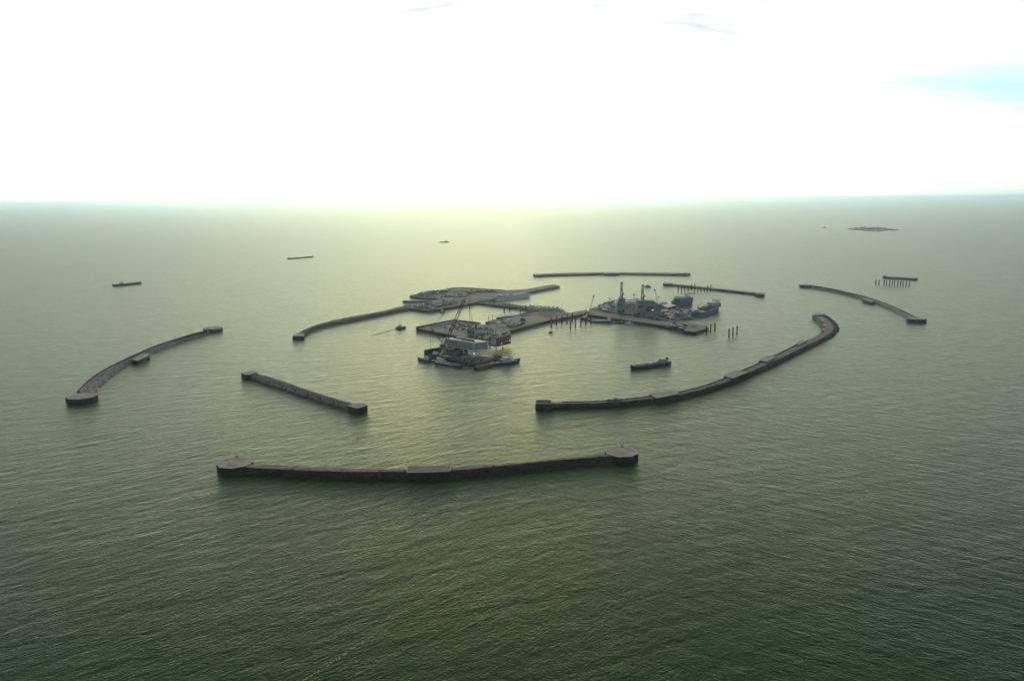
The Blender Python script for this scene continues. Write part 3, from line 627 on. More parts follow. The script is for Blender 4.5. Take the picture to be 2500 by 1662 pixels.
# the cargo vessel in the basin
ship('cargo_ship', 'dark cargo vessel with white wheelhouse aft lying alone inside the ring of breakwaters', 'ship', W0('P', 1735, 508), W0('P', 500, 700), 17, 5.0, 'ship', NAVY, STEEL, 1.5, None, NAVY,
     [('house', 'wheelhouse', WHITE, (-.42, -.27, -.75, .75, 0, 3.6)), ('house', 'bridge', GREY, (-.385, -.29, -.6, .6, 4.0, 6.4)), ('box', 'funnel', BLACK, (-.46, -.43, -.25, .25, 0, 8.5)),
      ('box', 'hatch_cover', STEEL, (-.22, -.06, -.7, .7, 0, 1.6)), ('box', 'hatch_cover', GREY, (-.05, .10, -.7, .7, 0, 1.7)), ('box', 'hatch_cover', STEEL, (.11, .27, -.7, .7, 0, 1.6)),
      ('box', 'deck_cargo', WHITE, (-.20, -.12, -.45, .1, 1.62, 2.8)), ('box', 'deck_cargo', WHITE, (-.03, .02, -.3, .5, 1.72, 3.2)), ('box', 'deck_cargo', TAN, (.04, .07, -.5, .2, 1.72, 2.9)), ('box', 'forecastle', NAVY, (.36, .44, -.5, .5, .2, 2.4)), ('mast', 'foremast', BLACK, (.39, 0, 2.4, 7)),
      ('post', 'bow_post', BLACK, (.47, .05, .8, 5, .8)), ('mast', 'mast', BLACK, (-.33, 0, 6.7, 9.5))])
# three vessels far out on the left and one under the sun
ship('cargo_ship', 'dark distant ship with amidships mast, farthest left on the open sea', 'ship', W0('N', 408, 524), W0('N', 132, 550), 14, 5.5, 'ship', NAVY, STEEL, 1.5, None, NAVY,
     [('house', 'wheelhouse', GREY, (.12, .24, -.7, .7, 0, 6)), ('box', 'funnel', BLACK, (.16, .19, -.2, .2, 6.4, 9.5)), ('mast', 'mast', BLACK, (.09, 0, 0, 17)), ('box', 'deck_house', GREY, (-.3, -.1, -.6, .6, 0, 3.2)),
      ('box', 'stern_house', GREY, (-.49, -.44, -.6, .6, 0, 4)), ('box', 'deck_cargo', STEEL, (-.42, -.33, -.6, .6, 0, 2.5)), ('box', 'bow_house', GREY, (.40, .45, -.3, .3, .5, 3))])
ship('barge', 'long flat empty barge on the open sea between two distant ships', 'barge', W0('N', 1818, 286), W0('N', 2060, 267), 16, 4.0, 'barge', BLACK, STEEL, 1, None, BLACK,
     [('box', 'deck_house', GREY, (-.48, -.44, -.6, .6, 0, 3.5)), ('box', 'winch_house', BLACK, (.40, .49, -.7, .7, 0, 2.5)), ('box', 'hatch_cover', STEEL, (-.38, .34, -.6, .6, 0, .6))])
ship('patrol_boat', 'small blue-grey boat far out below the bright patch of horizon', 'boat', W0('Q', 815, 908), W0('Q', 930, 906), 13, 4.5, 'ship', NAVY, GREY, 1.5, None, NAVY,
     [('house', 'wheelhouse', PBLUE, (-.05, .33, -.7, .7, 0, 6)), ('mast', 'mast', BLACK, (.18, 0, 6.4, 19)), ('box', 'winch_house', GREY, (-.4, -.25, -.5, .5, 0, 3))])
ship('tugboat', 'tiny boat far out just left of the distant low island', 'boat', W0('M', 570, 300), W0('M', 605, 298), 12, 3.5, 'tug', NAVY, GREY, 2, None, NAVY,
     [('house', 'wheelhouse', GREY, (0, .3, -.5, .5, 0, 7)), ('mast', 'mast', BLACK, (.1, 0, 7, 12))])
ship('tugboat', 'white and dark tugboat trailing a foam wake towards the walled basin', 'boat', W0('E', 1685, 726), W0('E', 1835, 716), 10, 2.6, 'tug', NAVY, DECK, 2.2, None, BLACK,
     [('house', 'wheelhouse', WHITE, (-.2, .14, -.62, .62, 0, 4)), ('house', 'bridge', WHITE, (-.12, .06, -.45, .45, 4.4, 7.2)), ('mast', 'mast', BLACK, (-.06, 0, 7.5, 13.5)), ('box', 'funnel', BLACK, (-.28, -.22, -.4, .4, 0, 6)), ('post', 'towing_post', BLACK, (.3, 0, 1, 5.5, .5))])
ship('motor_launch', 'small black launch speeding below the front row of piles', 'boat', W0('O', 1262, 730), W0('O', 1325, 722), 4, 1.3, 'tug', BLACK, GREY, 1, None, BLACK,
     [('house', 'cabin', GREY, (-.1, .2, -.6, .6, 0, 1.9)), ('mast', 'mast', BLACK, (0, 0, 2.2, 4.2))])
ship('tugboat', 'small white-topped tug against the quay of the western island', 'boat', W0('J', 835, 712), W0('J', 970, 700), 8, 2.3, 'tug', NAVY, DECK, 1.6, None, NAVY,
     [('house', 'wheelhouse', WHITE, (-.3, .1, -.6, .6, 0, 4.2)), ('house', 'bridge', GREY, (-.25, 0, -.45, .45, 4.6, 7)), ('mast', 'mast', BLACK, (-.1, 0, 7.3, 12))])
ship('tugboat', 'small dark tug cruising beyond the second drilling tower', 'boat', W0('C', 1092, 116), W0('C', 1172, 124), 9, 2.6, 'tug', BLACK, DECK, 1.6, None, BLACK,
     [('house', 'wheelhouse', GREY, (-.15, .22, -.6, .6, 0, 5)), ('mast', 'mast', BLACK, (.02, 0, 5.4, 10)), ('box', 'funnel', BLACK, (-.26, -.18, -.3, .3, 0, 5))])
# long barge at the western island's tip, pale blue barge at its quay
ship('barge', 'long dark work barge moored in the notch at the western island', 'barge', W0('L', 690, 330), W0('L', 150, 340), 16, 3.2, 'ship', NAVY, STEEL, 1.5, None, NAVY,
     [('house', 'wheelhouse', NAVY, (.34, .41, -.6, .6, 0, 5)), ('box', 'deck_house', NAVY, (.12, .32, -.7, .7, 0, 3)), ('box', 'pipe_rack', STEEL, (-.3, .08, -.6, .6, 0, 1.8)), ('mast', 'mast', BLACK, (.36, 0, 5, 9)),
      ('box', 'stern_house', GREY, (-.47, -.38, -.6, .6, 0, 3)), ('post', 'deck_crane_post', BLACK, (-.1, .3, 1.8, 5, .5)), ('box', 'deck_cargo', GREY, (.0, .06, -.5, .5, 1.8, 3))])
e = ship('accommodation_barge', 'huge pale blue flat-sided barge moored at the western island quay', 'barge', W0('L', 2262, 236), W0('L', 1738, 306), 32, 11.5, 'barge', PBLUE, GREY, 0, None, PBLUE,
     [('box', 'side_strake', WHITE, (-.46, .44, 1.003, 1.012, -1.6, -.6)), ('box', 'side_strake', BGREY, (-.46, .44, 1.003, 1.012, -6.4, -5.8)), ('house', 'stern_house', GREY, (.34, .42, -.2, .7, 0, 4.5)), ('box', 'loading_ramp', PBLUE, (.455, .60, -.9, .9, -10.5, -7.2)),
      ('box', 'deck_cargo', WHITE, (-.4, -.34, -.2, .4, 0, 2.6)), ('box', 'deck_cargo', WHITE, (-.28, -.24, 0, .5, 0, 2.4)), ('box', 'deck_cargo', WHITE, (-.15, -.08, -.3, .2, 0, 2.8)), ('box', 'deck_cargo', GREY, (.05, .2, -.3, .4, 0, 2.4)), ('box', 'deck_cargo', STEEL, (-.05, .02, -.6, -.1, 0, 3)), ('box', 'deck_cargo', GREY, (.24, .3, -.2, .5, 0, 2.8))])
# spud barge beside the central island
ship('spud_barge', 'grey work barge with two spud posts lying along the central island', 'barge', W0('O', 605, 436), W0('O', 108, 570), 24, 4.5, 'barge', STEEL, STEEL, 1, None, BGREY,
     [('post', 'spud', BLACK, (.43, -.5, -2, 15, .7)), ('post', 'spud', BLACK, (.29, -.5, -2, 16, .7)), ('house', 'deck_house', NAVY, (-.08, .08, -.9, -.2, 0, 6)), ('box', 'winch_house', BGREY, (.1, .22, -.5, .6, 0, 2)), ('box', 'raised_stern', STEEL, (-.49, -.22, -.9, .9, 0, 3.2)),
      ('box', 'pontoon', GREY, (-.2, .3, .3, .8, 0, 1.4)), ('mast', 'mast', BLACK, (.04, -.5, 6, 11)), ('box', 'deck_cargo', GREY, (.32, .4, -.4, .6, 0, 1.8))])
# white hotel barge behind the causeway's end
HB_ = [('house', 'cabin_block', PBLUE, (-.46, .42, -.75, .75, 0, 6.2)), ('house', 'cabin_block', WHITE, (-.36, .40, -.6, .6, 6.7, 9.8)), ('box', 'plinth', GREY, (-.49, .49, -.95, .95, 0, .6))]
for i, x in enumerate((-.34, -.24, -.13, -.02, .08, .17, .27, .36)):
    HB_ += [('box', 'roof_unit', STEEL, (x, x + .03, -.35, .25, 10.2, 12.4))]
HB_ += [('post', 'crane_post', STEEL, (-.44, .3, 6.2, 12, .9)), ('boom', 'crane_boom', STEEL, (-.44, .3, 11, -.49, .1, 24, .5)), ('house', 'bridge', NAVY, (.42, .47, -.6, .6, 0, 8)), ('mast', 'mast', STEEL, (.27, 0, 10.2, 18))]
ship('hotel_barge', 'white-decked accommodation barge with a row of dark roof units behind the causeway', 'barge', W0('O', 1545, 350), W0('O', 812, 300), 24, 3.5, 'barge', NAVY, STEEL, 0.5, None, WHITE, HB_)
# vessels along the front quay of the drilling island
ship('tugboat', 'navy tug moored at the left end of the drilling island quay', 'boat', W0('C', 345, 588), W0('C', 205, 566), 10, 3.2, 'tug', NAVY, DECK, 2, None, NAVY,
     [('house', 'wheelhouse', NAVY, (-.05, .25, -.6, .6, 0, 4.5)), ('house', 'bridge', WHITE, (.02, .18, -.45, .45, 4.9, 7.4)), ('mast', 'mast', BLACK, (.1, 0, 7.7, 13)), ('box', 'funnel', NAVY, (-.2, -.12, -.3, .3, 0, 6.5))])
ship('supply_vessel', 'long supply vessel with white deckhouses at the drilling island quay', 'boat', W0('C', 365, 600), W0('C', 660, 610), 13, 3.5, 'ship', BLUEH, STEEL, 2, None, NAVY,
     [('house', 'wheelhouse', WHITE, (.2, .36, -.7, .7, .3, 5)), ('house', 'bridge', WHITE, (.24, .33, -.6, .6, 5.4, 8)), ('house', 'deck_house', PBLUE, (-.35, .12, -.6, .5, 0, 3)), ('box', 'deck_cargo', WHITE, (-.46, -.4, -.5, .5, 0, 2.2)), ('mast', 'mast', GREY, (.28, 0, 8.3, 13)), ('box', 'funnel', GREY, (-.3, -.26, -.2, .2, 3.4, 6))])
ship('barge', 'low dark red deck barge moored ahead of the white supply vessel', 'barge', W0('C', 672, 612), W0('C', 800, 622), 11, 2.4, 'barge', DKRED, STEEL, 0.6, None, NAVY,
     [('box', 'deck_cargo', STEEL, (-.3, .1, -.5, .4, 0, 1.8)), ('house', 'deck_house', GREY, (.22, .38, -.5, .5, 0, 2.8)), ('post', 'bollard_post', BLACK, (.45, 0, 0, 3, .4))])
ship('crew_boat', 'pale turquoise crew boat under the middle of the drilling island quay', 'boat', W0('C', 812, 634), W0('C', 936, 640), 9, 2.4, 'ship', PBLUE, GREY, 1.4, None, PBLUE,
     [('house', 'cabin', PBLUE, (-.35, .2, -.7, .7, 0, 3.2)), ('house', 'bridge', WHITE, (.0, .16, -.5, .5, 3.6, 5.6)), ('mast', 'mast', GREY, (.06, 0, 5.9, 9))])
# the two big vessels with helidecks
ship('support_vessel', 'blue-hulled support vessel with red deck gear and helideck right of the pipe yard', 'ship', W0('T2', 1475, 800), W0('T2', 2090, 610), 30, 12.0, 'ship', BLUEH, STEEL, 3, None, PBLUE,
     [('house', 'superstructure', BGREY, (.02, .38, -.85, .85, 0, 10)), ('house', 'bridge', PBLUE, (.12, .36, -.72, .72, 10.4, 15)), ('heli', 'helideck', GREY, (.40, 0, 18, 16)), ('box', 'deck_gear', DKRED, (-.22, .05, -.55, .7, 0, 7)), ('box', 'deck_gear', RED, (-.15, -.02, -.4, .4, 7, 10)),
      ('box', 'deck_cargo', WHITE, (-.42, -.3, -.7, -.3, 0, 2.8)), ('box', 'deck_cargo', GREY, (-.40, -.26, .1, .7, 0, 3.6)), ('box', 'lifeboat', WHITE, (.1, .16, -1.02, -.84, 5, 7.2)), ('box', 'lifeboat', WHITE, (.22, .28, -1.02, -.84, 5, 7.2)), ('box', 'side_rail', WHITE, (-.1, .3, -1.03, -.99, .9, 2.0)), ('mast', 'mast', STEEL, (.2, 0, 13.9, 25)),
      ('post', 'crane_post', BLACK, (-.25, .7, 0, 13, 1.1)), ('boom', 'crane_boom', BLACK, (-.25, .7, 12.5, -.05, .7, 16, .8)), ('box', 'funnel', BLACK, (.04, .08, -.5, -.2, 0, 13))])
ship('support_vessel', 'support vessel with helideck behind the stacked pipes, next to the cream-roofed shed', 'ship', W0('T2', 930, 510), W0('T2', 1400, 452), 30, 12.0, 'ship', BLUEH, STEEL, 2.5, None, NAVY,
     [('house', 'superstructure', BGREY, (-.36, .34, -.85, .85, 0, 10)), ('house', 'bridge', PBLUE, (-.3, .2, -.7, .7, 10.4, 14)), ('heli', 'helideck', STEEL, (.30, 0, 19, 16)), ('mast', 'mast', TAN, (-.12, 0, 13.4, 32)), ('post', 'crane_post', BLACK, (-.4, .4, 0, 9, 1)), ('boom', 'crane_boom', BLACK, (-.42, .4, 9, -.52, .4, 27, .7)),
      ('box', 'deck_gear', NAVY, (-.45, -.32, -.6, .6, 0, 6)), ('box', 'deck_gear', BLACK, (.1, .16, -.3, .3, 13.3, 16))])
ship('workboat', 'low navy workboat with pale deck moored between the pipe yard and the blue vessel', 'boat', W0('T2', 1055, 878), W0('T2', 1400, 838), 11, 3.0, 'ship', NAVY, BGREY, 1.8, None, PBLUE,
     [('house', 'wheelhouse', GREY, (.14, .3, -.6, .6, 0, 4.5)), ('box', 'deck_cargo', STEEL, (-.35, -.05, -.5, .5, 0, 1.8)), ('mast', 'mast', BLACK, (.2, 0, 4.8, 10))])
# far barge on the right
ship('barge', 'long low dark barge anchored behind the twelve far piles on the right', 'barge', W0('M', 1342, 938), W0('M', 1775, 964), 22, 6.0, 'barge', NAVY, STEEL, 0, None, NAVY,
     [('box', 'deck_house', NAVY, (-.49, -.44, -.6, .6, 0, 4)), ('box', 'hatch_cover', STEEL, (-.4, .44, -.6, .6, 0, .8)), ('box', 'winch_house', NAVY, (.46, .49, -.5, .5, 0, 2))])
# ------------------------------------------------------------------ mooring piles
ORD = ['first', 'second', 'third', 'fourth', 'fifth', 'sixth', 'seventh', 'eighth', 'ninth', 'tenth', 'eleventh', 'twelfth']
def piles(reg, lst, where, group, r=1.5, lean=0.0, refl=.8):
    for i, (u, vt, vb) in enumerate(lst):
        b = G(reg, u, vt + (vb - vt) * refl, 0); h = GH(reg, u, vt, b)
        if len(lst) == 1: lab = 'dark steel mooring pile ' + where
        else: lab = 'dark steel pile, %s from the left %s' % (ORD[i], where)
        e = empty('mooring_pile', b, 0, lab, 'pile', group)
        lx = lean * (1 if i % 3 else -.6)
        MB().tube((0, 0, -2), (lx, 0, h), r, 8).build('pile_shaft', BLACK, e)
        MB().tube((lx, 0, h + .01), (lx, 0, h + .6), r * 1.15, 8).build('pile_cap', STEEL, e)
piles('O', [(1303, 450, 655), (1408, 425, 625), (1508, 402, 600), (1608, 372, 580), (1708, 350, 565)], 'in the row against the central quay', 'quay row of piles')
piles('O', [(1668, 500, 700), (1770, 475, 670), (1870, 452, 645), (1967, 418, 615), (2065, 440, 600)], 'in the nearer row off the central quay', 'outer row of piles')
piles('D', [(1692, 598, 692), (1730, 580, 672), (1770, 568, 662)], 'of the trio at the drilling island tip', 'piles at the island tip')
piles('D', [(1900, 620, 718), (1937, 608, 708), (1975, 596, 694)], 'of the lone trio off the drilling island', 'lone piles off the island tip')
piles('D', [(1428, 230, 304), (1460, 230, 306), (1490, 230, 290), (1521, 217, 284), (1551, 206, 278), (1581, 202, 322), (1611, 242, 314), (1641, 246, 304), (1671, 250, 298), (1701, 222, 296), (1731, 215, 292)],
      'in the row before the thin straight breakwater', 'piles before the far breakwater', 1.45)
piles('O', [(402, 172, 398), (503, 150, 368), (712, 212, 388), (813, 195, 340)], 'between the causeway and grey spud barge', 'piles by the causeway', 1.4)
piles('M', [(1245, 962, 1030), (1281, 962, 1034), (1346, 964, 1036), (1380, 966, 1040), (1415, 968, 1044), (1450, 972, 1044), (1484, 974, 1046), (1520, 976, 1050), (1556, 978, 1050), (1592, 980, 1052), (1628, 982, 1055), (1666, 984, 1056)],
      'in the far row before the low dark barge', 'far piles on the right', 1.6, 1.6, .92)

# ------------------------------------------------------------------ lattice members
def lattice(mb, p, q, w, rc=.3, rb=.16, w2=None, bays=None):
    p, q = Vector(p), Vector(q); d = q - p; L = d.length; d.normalize(); w2 = w if w2 is None else w2
    s = d.cross(Vector((0, 1, 0))).normalized(); t = d.cross(s).normalized(); bays = bays or max(3, int(L / (w * 1.6)))
    def c(i, k):
        f_ = k / bays; ww = (w * (1 - f_) + w2 * f_) / 2; a, b = ((-1, -1), (1, -1), (1, 1), (-1, 1))[i]
        return p + d * (L * f_) + s * a * ww + t * b * ww
    for i in range(4): mb.tube(c(i, 0), c(i, bays), rc, 5)
    for k in range(bays):
        for i in range(4):
            mb.tube(c(i, k), c((i + 1) % 4, k + 1) if (k + i) % 2 else c((i + 1) % 4, k), rb, 4, cap=False)
            mb.tube(c((i + 1) % 4, k), c(i, k + 1), rb, 4, cap=False)
    return mb
def crawler_crane(name, label, base, tip, w=1.6, m=TAN, hook=True, cat='crane', tipm=None):
    d = tip - base; rz = math.atan2(d.y, d.x); e = empty(name, base, 0, label, cat)
    c, s_ = math.cos(rz), math.sin(rz)
    for k in (-1, 1):
        tr = MB().cbox(-s_ * 2.6 * k, c * 2.6 * k, 8, 1.3, 0, 1.5, rz).build('crawler_track', BLACK, e)
    MB().cbox(-c * 1.5, -s_ * 1.5, 9, 4.2, 1.6, 4.4, rz).build('machine_house', m, e)
    MB().cbox(c * 3 - s_ * 2.6, s_ * 3 + c * 2.6, 2.2, 1.4, 1.7, 4.6, rz).build('cab', WHITE, e)
    MB().cbox(-c * 6.5, -s_ * 6.5, 2.2, 5, 1.5, 4.0, rz).build('counterweight', STEEL, e)
    f0 = Vector((c * 2, s_ * 2, 2.8)); tp = tip - base
    lattice(MB(), f0, tp, w, .2, .11, w * .7).build('boom', m, e)
    MB().tube(tp - (tp - f0).normalized() * 6, tp, w * .75, 6).build('boom_head', tipm or BLACK, e)
    pk = Vector((-c * 5, -s_ * 5, 11)); MB().tube((-c * 3, -s_ * 3, 4), pk, .25, 5).build('gantry', m, e)
    MB().tube(pk, tp, .1, 4).build('pendant', BLACK, e)
    if hook:
        MB().tube(tp, tp - Vector((0, 0, tp.z * .35)), .09, 4).build('hoist_rope', BLACK, e)
        MB().tube(tp - Vector((0, 0, tp.z * .35)), tp - Vector((0, 0, tp.z * .35 + 2.2)), .5, 6).build('hook_block', BLACK, e)
    return e
b = G('T1', 600, 1020, HI); crawler_crane('crawler_crane', 'tall thin crane with dark head at the left corner of the drilling island', b, PY('T1', 757, 540, b.y), 1.9, TAN, False)
b = G('K', 1042, 655, HI); crawler_crane('crawler_crane', 'tall pale crane leaning left beside the right-hand drilling building', b, PY('K', 928, 200, b.y), 2.0, WHITE, False)
b = G('K', 545, 440, HI); crawler_crane('crawler_crane', 'short dark crane rising between the two drilling towers', b, PY('K', 532, 288, b.y), 2.2, BLACK, False)
b = G('T1', 1215, 720, HI); crawler_crane('crawler_crane', 'small pale crane at the back edge of the drilling island, left of the towers', b, PY('T1', 1140, 610, b.y), 1.4, GREY, False)
b = G('L', 1262, 168, HI); crawler_crane('crawler_crane', 'dark crane with raised boom beside the red frames on the western island', b, PY('L', 1336, 122, b.y), 2.2, NAVY, False)
b = G('K', 1010, 430, HI); e = empty('flare_mast', b, 0, 'short dark mast behind the pale crane on the drilling island', 'mast')
MB().tube((0, 0, 0), (0, 0, 13), .4, 6).build('mast_pole', STEEL, e); MB().cbox(0, 0, 1.8, 1.8, 9, 13.2).build('mast_head', BLACK, e)

# ------------------------------------------------------------------ drilling rigs
def PK(u, v, y): return PY('K', u, v, y)
def clad_building(label, base, w, dp, tiers, extra=(), name='drilling_building', m=BGREY):
    """tiers: (x0, x1, z0, z1, top x0, top x1) in metres from the building's front centre"""
    e = empty(name, base, 0, label, 'building')
    for (x0, x1, z0, z1, t0, t1) in tiers:
        vv = [(x0, 0, z0), (x1, 0, z0), (x1, dp, z0), (x0, dp, z0), (t0, 0, z1), (t1, 0, z1), (t1, dp, z1), (t0, dp, z1)]
        wl = MB().add(vv, [(3, 2, 1, 0), (4, 5, 6, 7), (0, 1, 5, 4), (1, 2, 6, 5), (2, 3, 7, 6), (3, 0, 4, 7)]).build('clad_wall', m, e)
        rb = MB(); n = max(3, int((x1 - x0) / 3.2))
        for i in range(n + 1):
            f_ = i / n; rb.tube((x0 + (x1 - x0) * f_, -.1, z0), (t0 + (t1 - t0) * f_, -.1, z1), .18, 4)
        rb.build('cladding_rib', GREY, wl)
        MB().box(min(t0, x0) if z1 < 20 else t0, max(t1, x1) if z1 < 20 else t1, -.5, .4, z1 - .5, z1 + .15).build('ledge', GREY, wl)
    for nm, mm, (x0, x1, z0, z1) in extra: MB().box(x0, x1, -.9, .3, z0, z1).build(nm, mm, e)
    return e
HK = lambda v, b: GH('K', 0, v, b) - HI
b = G('K', 280, 692, HI); S1 = (b - G('K', 281, 692, HI)).length
z = lambda v: HK(v, b)
clad_building('grey clad drilling building under the left-hand drilling tower', b, 26, 24,
    [(-90 * S1, 92 * S1, 0, z(575), -84 * S1, 90 * S1), (-82 * S1, 88 * S1, z(575), z(470), -70 * S1, 86 * S1), (-68 * S1, 84 * S1, z(470), z(382), -30 * S1, 78 * S1)],
    [('dark_opening', GLASS, (-58 * S1, -18 * S1, z(650), z(612))), ('dark_opening', GLASS, (-50 * S1, 20 * S1, z(520), z(505))), ('dark_opening', GLASS, (30 * S1, 60 * S1, z(655), z(600))), ('access_door', NAVY, (-10 * S1, 10 * S1, 0, z(640)))])
b2_ = G('K', 800, 716, HI); S2 = (b2_ - G('K', 801, 716, HI)).length; z2 = lambda v: HK(v, b2_)
clad_building('broad grey clad drilling building with sloping right end under the right-hand tower', b2_, 60, 30,
    [(-220 * S2, 0, 0, z2(590), -215 * S2, 0), (.2, 240 * S2, 0, z2(590), .2, 236 * S2), (-212 * S2, 222 * S2, z2(590) + .02, z2(500), -206 * S2, 205 * S2), (-204 * S2, 190 * S2, z2(500) + .02, z2(432), -200 * S2, 95 * S2)],
    [('dark_opening', GLASS, (-190 * S2, -120 * S2, z2(560), z2(540))), ('dark_opening', GLASS, (-200 * S2, -150 * S2, z2(700), z2(660))), ('dark_opening', GLASS, (-40 * S2, -28 * S2, z2(690), z2(580))), ('dark_opening', GLASS, (-20 * S2, 130 * S2, z2(640), z2(545))),
     ('dark_opening', GLASS, (150 * S2, 178 * S2, z2(580), z2(545))), ('access_door', NAVY, (-100 * S2, -70 * S2, 0, z2(670))), ('lit_doorway', ORANGE, (60 * S2, 92 * S2, z2(622), z2(600)))])
def derrick(label, base, vt, u0, u1, dpt, vbase):
    y = base.y + dpt; pl, pr, pt = PK(u0, vbase, y), PK(u1, vbase, y), PK((u0 + u1) / 2 + 4, vt, y)
    e = empty('drilling_derrick', ((pl + pr) / 2), 0, label, 'derrick'); w = (pr - pl).length; h = pt.z - pl.z
    mb = lattice(MB(), (0, 0, 0), (0, 0, h * .93), w * .82, .42, .22, w * .5, 9); mb.build('tower_frame', GREY, e)
    MB().cbox(0, 0, w * .62, w * .62, h * .92, h).build('crown_block', BLACK, e)
    MB().cbox(w * .1, .6, w * .7, w * .7, 0, h * .28).build('wind_wall', NAVY, e); MB().cbox(-w * .1, -w * .42, w * .34, .6, h * .03, h * .27).build('wind_wall', WHITE, e)
    MB().cbox(w * .55, 0, w * .42, w * .6, h * .26, h * .37).build('racking_platform', BGREY, e)
    MB().cbox(w * .02, 0, w * .26, w * .3, h * .44, h * .66).build('cladding_panel', RED, e)
    MB().cbox(-w * .02, -.3, w * .36, w * .34, h * .70, h * .88).build('cladding_panel', WHITE, e)
    lad = MB(); lad.tube((-w * .3, -w * .42, h * .3), (-w * .24, -w * .28, h * .92), .22, 4); lad.tube((w * .06, -w * .42, h * .3), (w * .05, -w * .28, h * .92), .22, 4); lad.build('ladder', WHITE, e)
derrick('left-hand drilling tower with black crown and red cladding', b, 72, 258, 324, 11, 390)
derrick('right-hand drilling tower with black crown, nearer the pale crane', b2_, 115, 660, 728, 12, 438)
# red deck with floodlights between the two buildings
p0 = G('K', 375, 640, HI); p1 = G('K', 580, 665, HI); e = empty('rig_floor', (p0 + p1) / 2, 0, 'dark red steel deck between the two drilling buildings', 'deck')
h0 = HK(470, p0); L_ = (p1 - p0).length
fr = MB()
for i in range(6):
    for j in (0, 12): fr.tube((-L_ / 2 + L_ * i / 5, j, 0), (-L_ / 2 + L_ * i / 5, j, h0 * .9), .5, 5)
fr.build('deck_column', STEEL, e)
for k in (.3, .6, .88): MB().box(-L_ / 2, L_ / 2, -1, 14, h0 * k, h0 * k + .8).build('deck_floor', DKRED, e)
for k, x in ((.31, -.3), (.31, .2), (.61, -.2), (.61, .25), (.61, .02)): MB().cbox(x * L_, 2 + 4 * k, 5, 5, h0 * k + .81, h0 * k + 6.5).build('mud_tank', RED if x > -.25 else DKRED, e)
MB().box(-L_ / 2, L_ / 2, 20, 40, h0 * .9, h0 + 3).build('back_roof', WHITE, e)
def floodlight(u, v, y, lab, m=LAMP):
    p = PK(u, v, y); e = empty('floodlight', (p.x, p.y, p.z), 0, lab, 'lamp', 'lit floodlights on the drilling rigs')
    MB().cbox(0, .5, 1.2, .5, -.6, .6).build('lamp_housing', BLACK, e); MB().cbox(0, .1, .95, .25, -.45, .45).build('lamp_glass', m, e)
for (u, v) in ((428, 485), (470, 490), (520, 497), (568, 502), (472, 520), (500, 550), (412, 597)):
    floodlight(u, v, p0.y - 2.5, 'lit white floodlight on the red deck between the drilling buildings')
floodlight(900, 606, b2_.y - 2, 'lit white floodlight beside the orange opening of the broad drilling building')
floodlight(176, 452, b.y - 2, 'lit white floodlight on the left shoulder of the left drilling building')

# ------------------------------------------------------------------ sheds
def shed(name, label, pts, z0, hgt, roofm, wallm, rise=0.0):
    og = sum(pts, Vector()) / len(pts); og.z = z0; e = empty(name, og, 0, label, 'shed')
    MB().prism([p - Vector((0, 0, p.z)) for p in pts], z0, z0 + hgt).build('wall', wallm, e, og)
    big = [og + (p - og) * 1.03 for p in pts]; mid1, mid2 = (big[0] + big[3]) / 2, (big[1] + big[2]) / 2; zz = z0 + hgt + .02
    V = lambda p, z_: Vector((p.x, p.y, z_))
    MB().add([V(big[0], zz), V(big[1], zz), V(big[2], zz), V(big[3], zz), V(mid1, zz + rise + .3), V(mid2, zz + rise + .3)],
             [(0, 1, 5, 4), (3, 4, 5, 2), (0, 4, 3), (1, 2, 5), (0, 3, 2, 1)]).build('roof', roofm, e, og)
    return e
def px_shed(name, label, reg, quad, hgt, roofm, wallm, rise=0.0):
    return shed(name, label, [G(reg, u, v, HI + hgt) for u, v in quad], HI, hgt, roofm, wallm, rise)
px_shed('warehouse', 'white-roofed shed with low ridge behind the broad drilling building', 'K', [(900, 452), (1010, 492), (1175, 462), (1030, 428)], 10, WHITE, GREY, 3)
px_shed('warehouse', 'flat cream-roofed shed right of the broad drilling building', 'K', [(1040, 500), (1190, 556), (1345, 515), (1230, 480)], 8, WHITE, NAVY, .6)
px_shed('warehouse', 'small white-roofed shed at the head of the pipe yard', 'T2', [(600, 620), (700, 640), (780, 612), (690, 590)], 5, WHITE, NAVY, .5)

# ------------------------------------------------------------------ yard goods: one of each kind, then copies
def proto(name, build):
    e = bpy.data.objects.new(name, None); col.objects.link(e); build(e); return e
def b_container(m):
    def f(e):
        c = MB().cbox(0, 0, 12, 2.6, 0.1, 2.8)
        c.build('container_body', m, e); k = MB()
        for i in range(12): k.cbox(-5.4 + i * .98, 0, .3, 2.7, .25, 2.65)
        k.build('corrugation', m, e)['kind'] = 'stuff'; MB().cbox(6.02, 0, .1, 2.3, .3, 2.6).build('door', GREY, e)
    return f
def b_pipes(e):
    for i in range(5): MB().tube((-9, -1.6 + i * .8, .9), (9, -1.6 + i * .8, .9), .38, 6).build('pipe', STEEL, e)
    for i in range(4): MB().tube((-9, -1.2 + i * .8, 1.6), (9, -1.2 + i * .8, 1.6), .38, 6).build('pipe', STEEL, e)
    for x in (-6, 6): MB().cbox(x, 0, .5, 4.6, 0, .5).build('bearer', BLACK, e)
def b_truck(e):
    MB().cbox(-1.2, 0, 6, 2.5, 1.1, 2.9).build('truck_body', GREY, e); MB().cbox(3.1, 0, 2, 2.4, .9, 3.3).build('cab', WHITE, e)
    for x in (-3, -1.6, 3):
        for y in (-1.1, 1.1): MB().tube((x, y - .2, .55), (x, y + .2, .55), .55, 8).build('wheel', BLACK, e)
